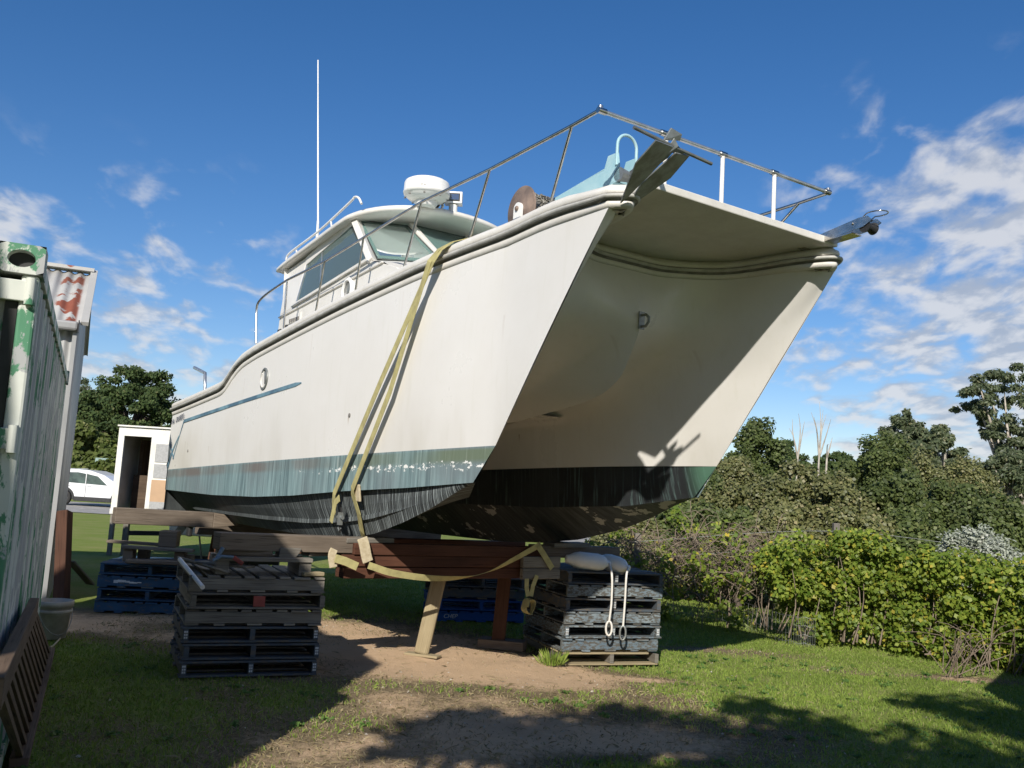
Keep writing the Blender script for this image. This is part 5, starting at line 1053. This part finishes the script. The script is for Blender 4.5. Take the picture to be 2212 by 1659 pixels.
for c,r in cl[::5]:
    c=V(c); b_=V((c.x+rg.uniform(-.2,.2),c.y+rg.uniform(-.1,.1),0)); mb.tube(spline([tuple(b_-ho),tuple(b_.lerp(c,.5)+V((rg.uniform(-.12,.12),rg.uniform(-.12,.12),0))-ho),tuple(c-ho)],6),[.013,.011,.009,.007,.005,.003],5)
mb.build('stems',M['twig'],hroot)
mb=MB()   # loose pale twigs at the right end of the hedge
for k in range(70):
    b_=gnd(rg.uniform(2050,2300),rg.uniform(1440,1470))+V((0,.2,0)); d=V((rg.normal(0,.35),rg.normal(0,.15)-.1,rg.uniform(.25,.7))); mb.tube(spline([tuple(b_-ho),tuple(b_+d*.6-ho+V((0,0,.1))),tuple(b_+d-ho+V((rg.normal(0,.1),0,-.05)))],5),[.007,.006,.005,.004,.002],4)
mb.build('bare_twigs',M['twig'],hroot)
# tangle of dry twigs
tw=at(1540,1260,14.5); tw.z=0; rt_=empty('twig_brush',tw,0,'tangle of dry brown leafless twigs beside the right stack','bush'); mb=MB(); lv=[]
for k in range(620):
    px=rg.uniform(1330,1690); py=rg.uniform(1150,1265); s=at(px,py+rg.uniform(0,40),14.2+rg.uniform(-.5,.9)); s.z=max(s.z,.1)
    d=V((rg.normal(0,1),rg.normal(0,.5),rg.normal(.25,.5))).normalized()*rg.uniform(.3,.9); e=s+d+V((0,0,-.12)); m1=s+d*.5+V((rg.normal(0,.08),rg.normal(0,.08),.12+rg.normal(0,.05)))
    r_=rg.uniform(.004,.009); mb.tube(spline([tuple(s-tw),tuple(m1-tw),tuple(e-tw)],6),[r_,r_,r_*.9,r_*.8,r_*.6,r_*.35],4)
    if rg.random()<.5: lv.append(np.array(e))
mb.build('twigs',M['twig'],rt_)
cl=[(p,.14) for p in lv[:150]]; v,f=cloud(cl,22,.075,rg); me=fastmesh('leaves',v-np.array(tw),f,[M['lime']],False); o=bpy.data.objects.new('leaves',me); col.objects.link(o); o.parent=rt_
sb=gnd(1572,1352); sp=empty('bare_sapling',sb,0,'small bare sapling on the grass strip between stack and hedge','sapling'); mb=MB(); mb.tube([(0,0,-.05),(.02,0,.18),(.0,.02,.42)],[.025,.02,.015],6)
for k in range(14):
    a=rg.uniform(0,2*PI); L_=rg.uniform(.25,.6); mb.tube(spline([(0,.02,.3+.01*k),(.5*L_*math.cos(a),.3*L_*math.sin(a),.45+.02*k),(L_*math.cos(a),.6*L_*math.sin(a),.45+rg.uniform(-.1,.4))],6),[.009,.008,.007,.006,.004,.002],4)
mb.build('branches',M['twig'],sp)
bs=at(1750,1020,30); bs.z=0; bt=empty('bare_tree',bs,0,'leafless pale saplings rising above the shrubs','tree'); mb=MB()
for bx0,tops in ((1722,((1712,905),(1725,893),(1705,925),(1738,910))),(1768,((1758,900),(1770,868),(1778,885),(1795,905),(1752,890),(1785,895))),(1785,((1798,945),(1790,960)))):
    b_=at(bx0,1010,30)-bs
    mb.tube([(b_.x,b_.y,0),tuple(b_),tuple(b_+V((.02,0,.5)))],[.045,.035,.025],6)
    for q in tops: e=at(q[0],q[1],30+rg.uniform(-.4,.4))-bs; mb.tube(spline([tuple(b_+V((.01,0,.3))),tuple((b_+V((0,0,.4))).lerp(e,.5)+V((rg.normal(0,.05),0,.12))),tuple(e)],8),[.03,.026,.022,.018,.014,.011,.008,.005],5)
mb.build('branches',M['palebark'],bt)
tr_=at(1688,1000,30); mb=MB(); c=V((tr_.x,30,tr_.z)); mb.prism([(c.x-.6,30,c.z-.25),(c.x+.45,30,c.z-.2),(c.x+.38,30,c.z),(c.x+.1,30,c.z+.12),(c.x-.3,30,c.z+.14),(c.x-.5,30,c.z+.02)],(0,3,0)); mb.beam((c.x,31,0),(c.x,31,c.z-.2),.8,1.5,up=(0,1,0))
tag(mb.build('garden_hut',M['iron'],None,bevel=.03),'grey tin roof peeping out of the shrubs','hut')
# post and wire fence
fpts=[]
for i,(px,py,Y,l) in enumerate(((1378,1152,14.2,'weathered fence post among the dry twigs'),(1806,1130,14.0,'grey fence post sticking up behind the hedge'),(2290,1190,12.6,'fence post hidden behind the right end of the hedge'))):
    p=at(px,py,Y); timber((p.x,p.y,-.1),(p.x,p.y,p.z),.09,.09,'grey',l,name='fence_post',cat='post',group='fence posts on the right',up=(0,1,0)); fpts.append(p)
for i,z in enumerate((.12,.38,.68)):
    q=[p+V((0,-.06,-z)) for p in fpts]; q=[q[0]+(q[0]-q[1])*.5]+q; tag(MB().tube(spline([tuple(a) for a in q],30),.004,5).build('fence_wire',M['galv'],None),['top strand of plain fence wire','middle strand of plain fence wire','bottom strand of plain fence wire'][i]+' behind the hedge','wire','fence wires')
nl=[gnd(1400,1318),gnd(1560,1345),gnd(1690,1388),gnd(1760,1400)]; nt_=empty('wire_netting',nl[0],0,'low sagging wire netting along the grass strip','netting'); mb=MB(); q=spline([tuple(p-nl[0]) for p in nl],46)
for z in (.04,.15,.27,.38): mb.tube([p+V((0,0,z+.01*math.sin(i))) for i,p in enumerate(q)],.003,4)
for p in q: mb.tube([p,p+V((0,0,.39))],.0025,4)
mb.build('mesh',M['galv'],nt_)
# shed on the right behind the photographer: only its shadow enters the picture
T=gnd(2137,1497); U_=(gnd(2212,1430)-T); U_.z=0; U_.normalize(); W_=V((U_.y,-U_.x,0)); hz=2.7; c0_=T-V((.195,.98,0))*(hz*1.47)
gs=empty('garden_shed',c0_,0,'plain garden shed right of the photographer whose corner shades the lawn','shed'); MB().add([(0,0,0),tuple(U_*3),tuple(U_*3+W_*3),tuple(W_*3)]+[tuple(V(p)+V((0,0,hz-.1))) for p in ((0,0,0),U_*3,U_*3+W_*3,W_*3)],[(0,1,5,4),(1,2,6,5),(2,3,7,6),(3,0,4,7)]).build('wall',M['iron'],gs)
MB().prism([tuple(p+V((0,0,hz-.1))) for p in (V((0,0,0)),U_*3,U_*3+W_*3,W_*3)],(0,0,.1)).build('roof',M['iron'],gs)
# gabled farm building left of the photographer: its eaves corner and rising gable shade the left stack and the lawn there
fbd=empty('farm_building',(-2.80,2.25,0),0,'gabled farm building left of the photographer that shades the left stack','building')
q=[(-.4,0,0),(-.4,0,5.08),(-3.2,0,7.6),(-6.4,0,4.75),(-6.4,0,0)]; MB().prism([V(p) for p in q],(-.8,-7,0)).build('wall',M['iron'],fbd)
MB().prism([(.30,.02,4.46),(-3.2,.02,7.62),(-6.5,.02,4.7),(-6.5,.02,4.8),(-3.2,.02,7.72),(.30,.02,4.56)],(-.82,-7.1,0)).build('roof',M['iron'],fbd)
# ------------------------------------------------------------------ light, sky, camera
SUN_EL=32.6; SUN_AZ=11.3        # azimuth measured left of straight behind the camera
tosun=V((-math.sin(R(SUN_AZ))*math.cos(R(SUN_EL)),-math.cos(R(SUN_AZ))*math.cos(R(SUN_EL)),math.sin(R(SUN_EL))))
l=bpy.data.lights.new('sun','SUN'); l.energy=4.9; l.angle=R(.53); l.color=(1,.945,.86); so=bpy.data.objects.new('sun',l); col.objects.link(so); so.rotation_euler=tosun.to_track_quat('Z','Y').to_euler(); so.location=tosun*50
w=bpy.data.worlds.new('World'); sc.world=w; w.use_nodes=True; t=w.node_tree; g=G(t)
bg=t.nodes['Background']; sky=g.add('TexSky',sky_type='NISHITA'); sky.sun_disc=False; sky.sun_elevation=R(SUN_EL); sky.sun_rotation=math.atan2(tosun.x,tosun.y); sky.air_density=1.0; sky.dust_density=.1; sky.ozone_density=2.5; sky.altitude=100
hs=g.add('HueSaturation',{'Color':sky.outputs[0],'Saturation':1.30,'Value':1.08}); t.links.new(g.mix(1.,hs.outputs[0],(1.0,.95,1.06),'MULTIPLY'),bg.inputs[0]); bg.inputs[1].default_value=.084
d=g.co('Generated'); x,y,z=g.sep(d)
zz=g.math('ADD',g.math('MAXIMUM',z,0.),.26); pu=g.math('DIVIDE',x,zz); pv=g.math('DIVIDE',y,zz)
P_=g.comb(pu,pv,0.)
n=g.noise(g.map(P_,(1.0,.7,1),(3.7,1.2,0)),8.5,9,.52,.2); nb=g.noise(g.map(P_,(1,1,1),(7.1,4.4,0)),3.2,3,.5)
az=g.math('ARCTAN2',x,y)      # 0 straight ahead, + right
el=g.math('ARCSINE',z)
right=g.smooth(az,.16,.50); elr=g.math('SUBTRACT',1.,g.smooth(el,.26,.50)); wr=g.math('MULTIPLY',right,elr)
left=g.math('MULTIPLY',g.math('SUBTRACT',1.,g.smooth(az,-.34,-.16)),g.math('SUBTRACT',1.,g.smooth(el,.14,.38)))
wgt=g.math('MAXIMUM',wr,g.math('MULTIPLY',left,.63))
cov=g.math('ADD',g.math('MULTIPLY',wgt,.33),g.math('MULTIPLY',nb,.26))
den=g.math('ADD',n,cov)
mask=g.smooth(den,.74,.99); mask=g.math('MULTIPLY',mask,g.smooth(wgt,.02,.35))
sh=g.noise(g.map(P_,(1.0,.7,1),(3.71,1.225,.01)),8.5,9,.52,.2)
shade=g.smooth(g.math('SUBTRACT',n,sh),-.09,.09)
cb=g.add('Background',{'Color':g.mix(shade,(.50,.56,.67),(.86,.87,.90)),'Strength':.74})
mx=g.add('MixShader',{0:g.math('MULTIPLY',mask,.84),1:bg.outputs[0],2:cb.outputs[0]}); t.links.new(mx.outputs[0],t.nodes['World Output'].inputs[0])
cd=bpy.data.cameras.new('camera'); cd.lens=F*36/2212; cd.sensor_width=36; cd.clip_start=.05; cd.clip_end=3000
co=bpy.data.objects.new('camera',cd); col.objects.link(co); mt=Matrix((rt,upv,-fw)).transposed().to_4x4(); mt.translation=CAM; co.matrix_world=mt; sc.camera=co
vs_=sc.view_settings; vs_.view_transform='Standard'; vs_.look='None'; vs_.exposure=.2; vs_.gamma=1
sc.render.engine='CYCLES'; sc.cycles.max_bounces=6; sc.cycles.transparent_max_bounces=12; sc.cycles.use_denoising=True
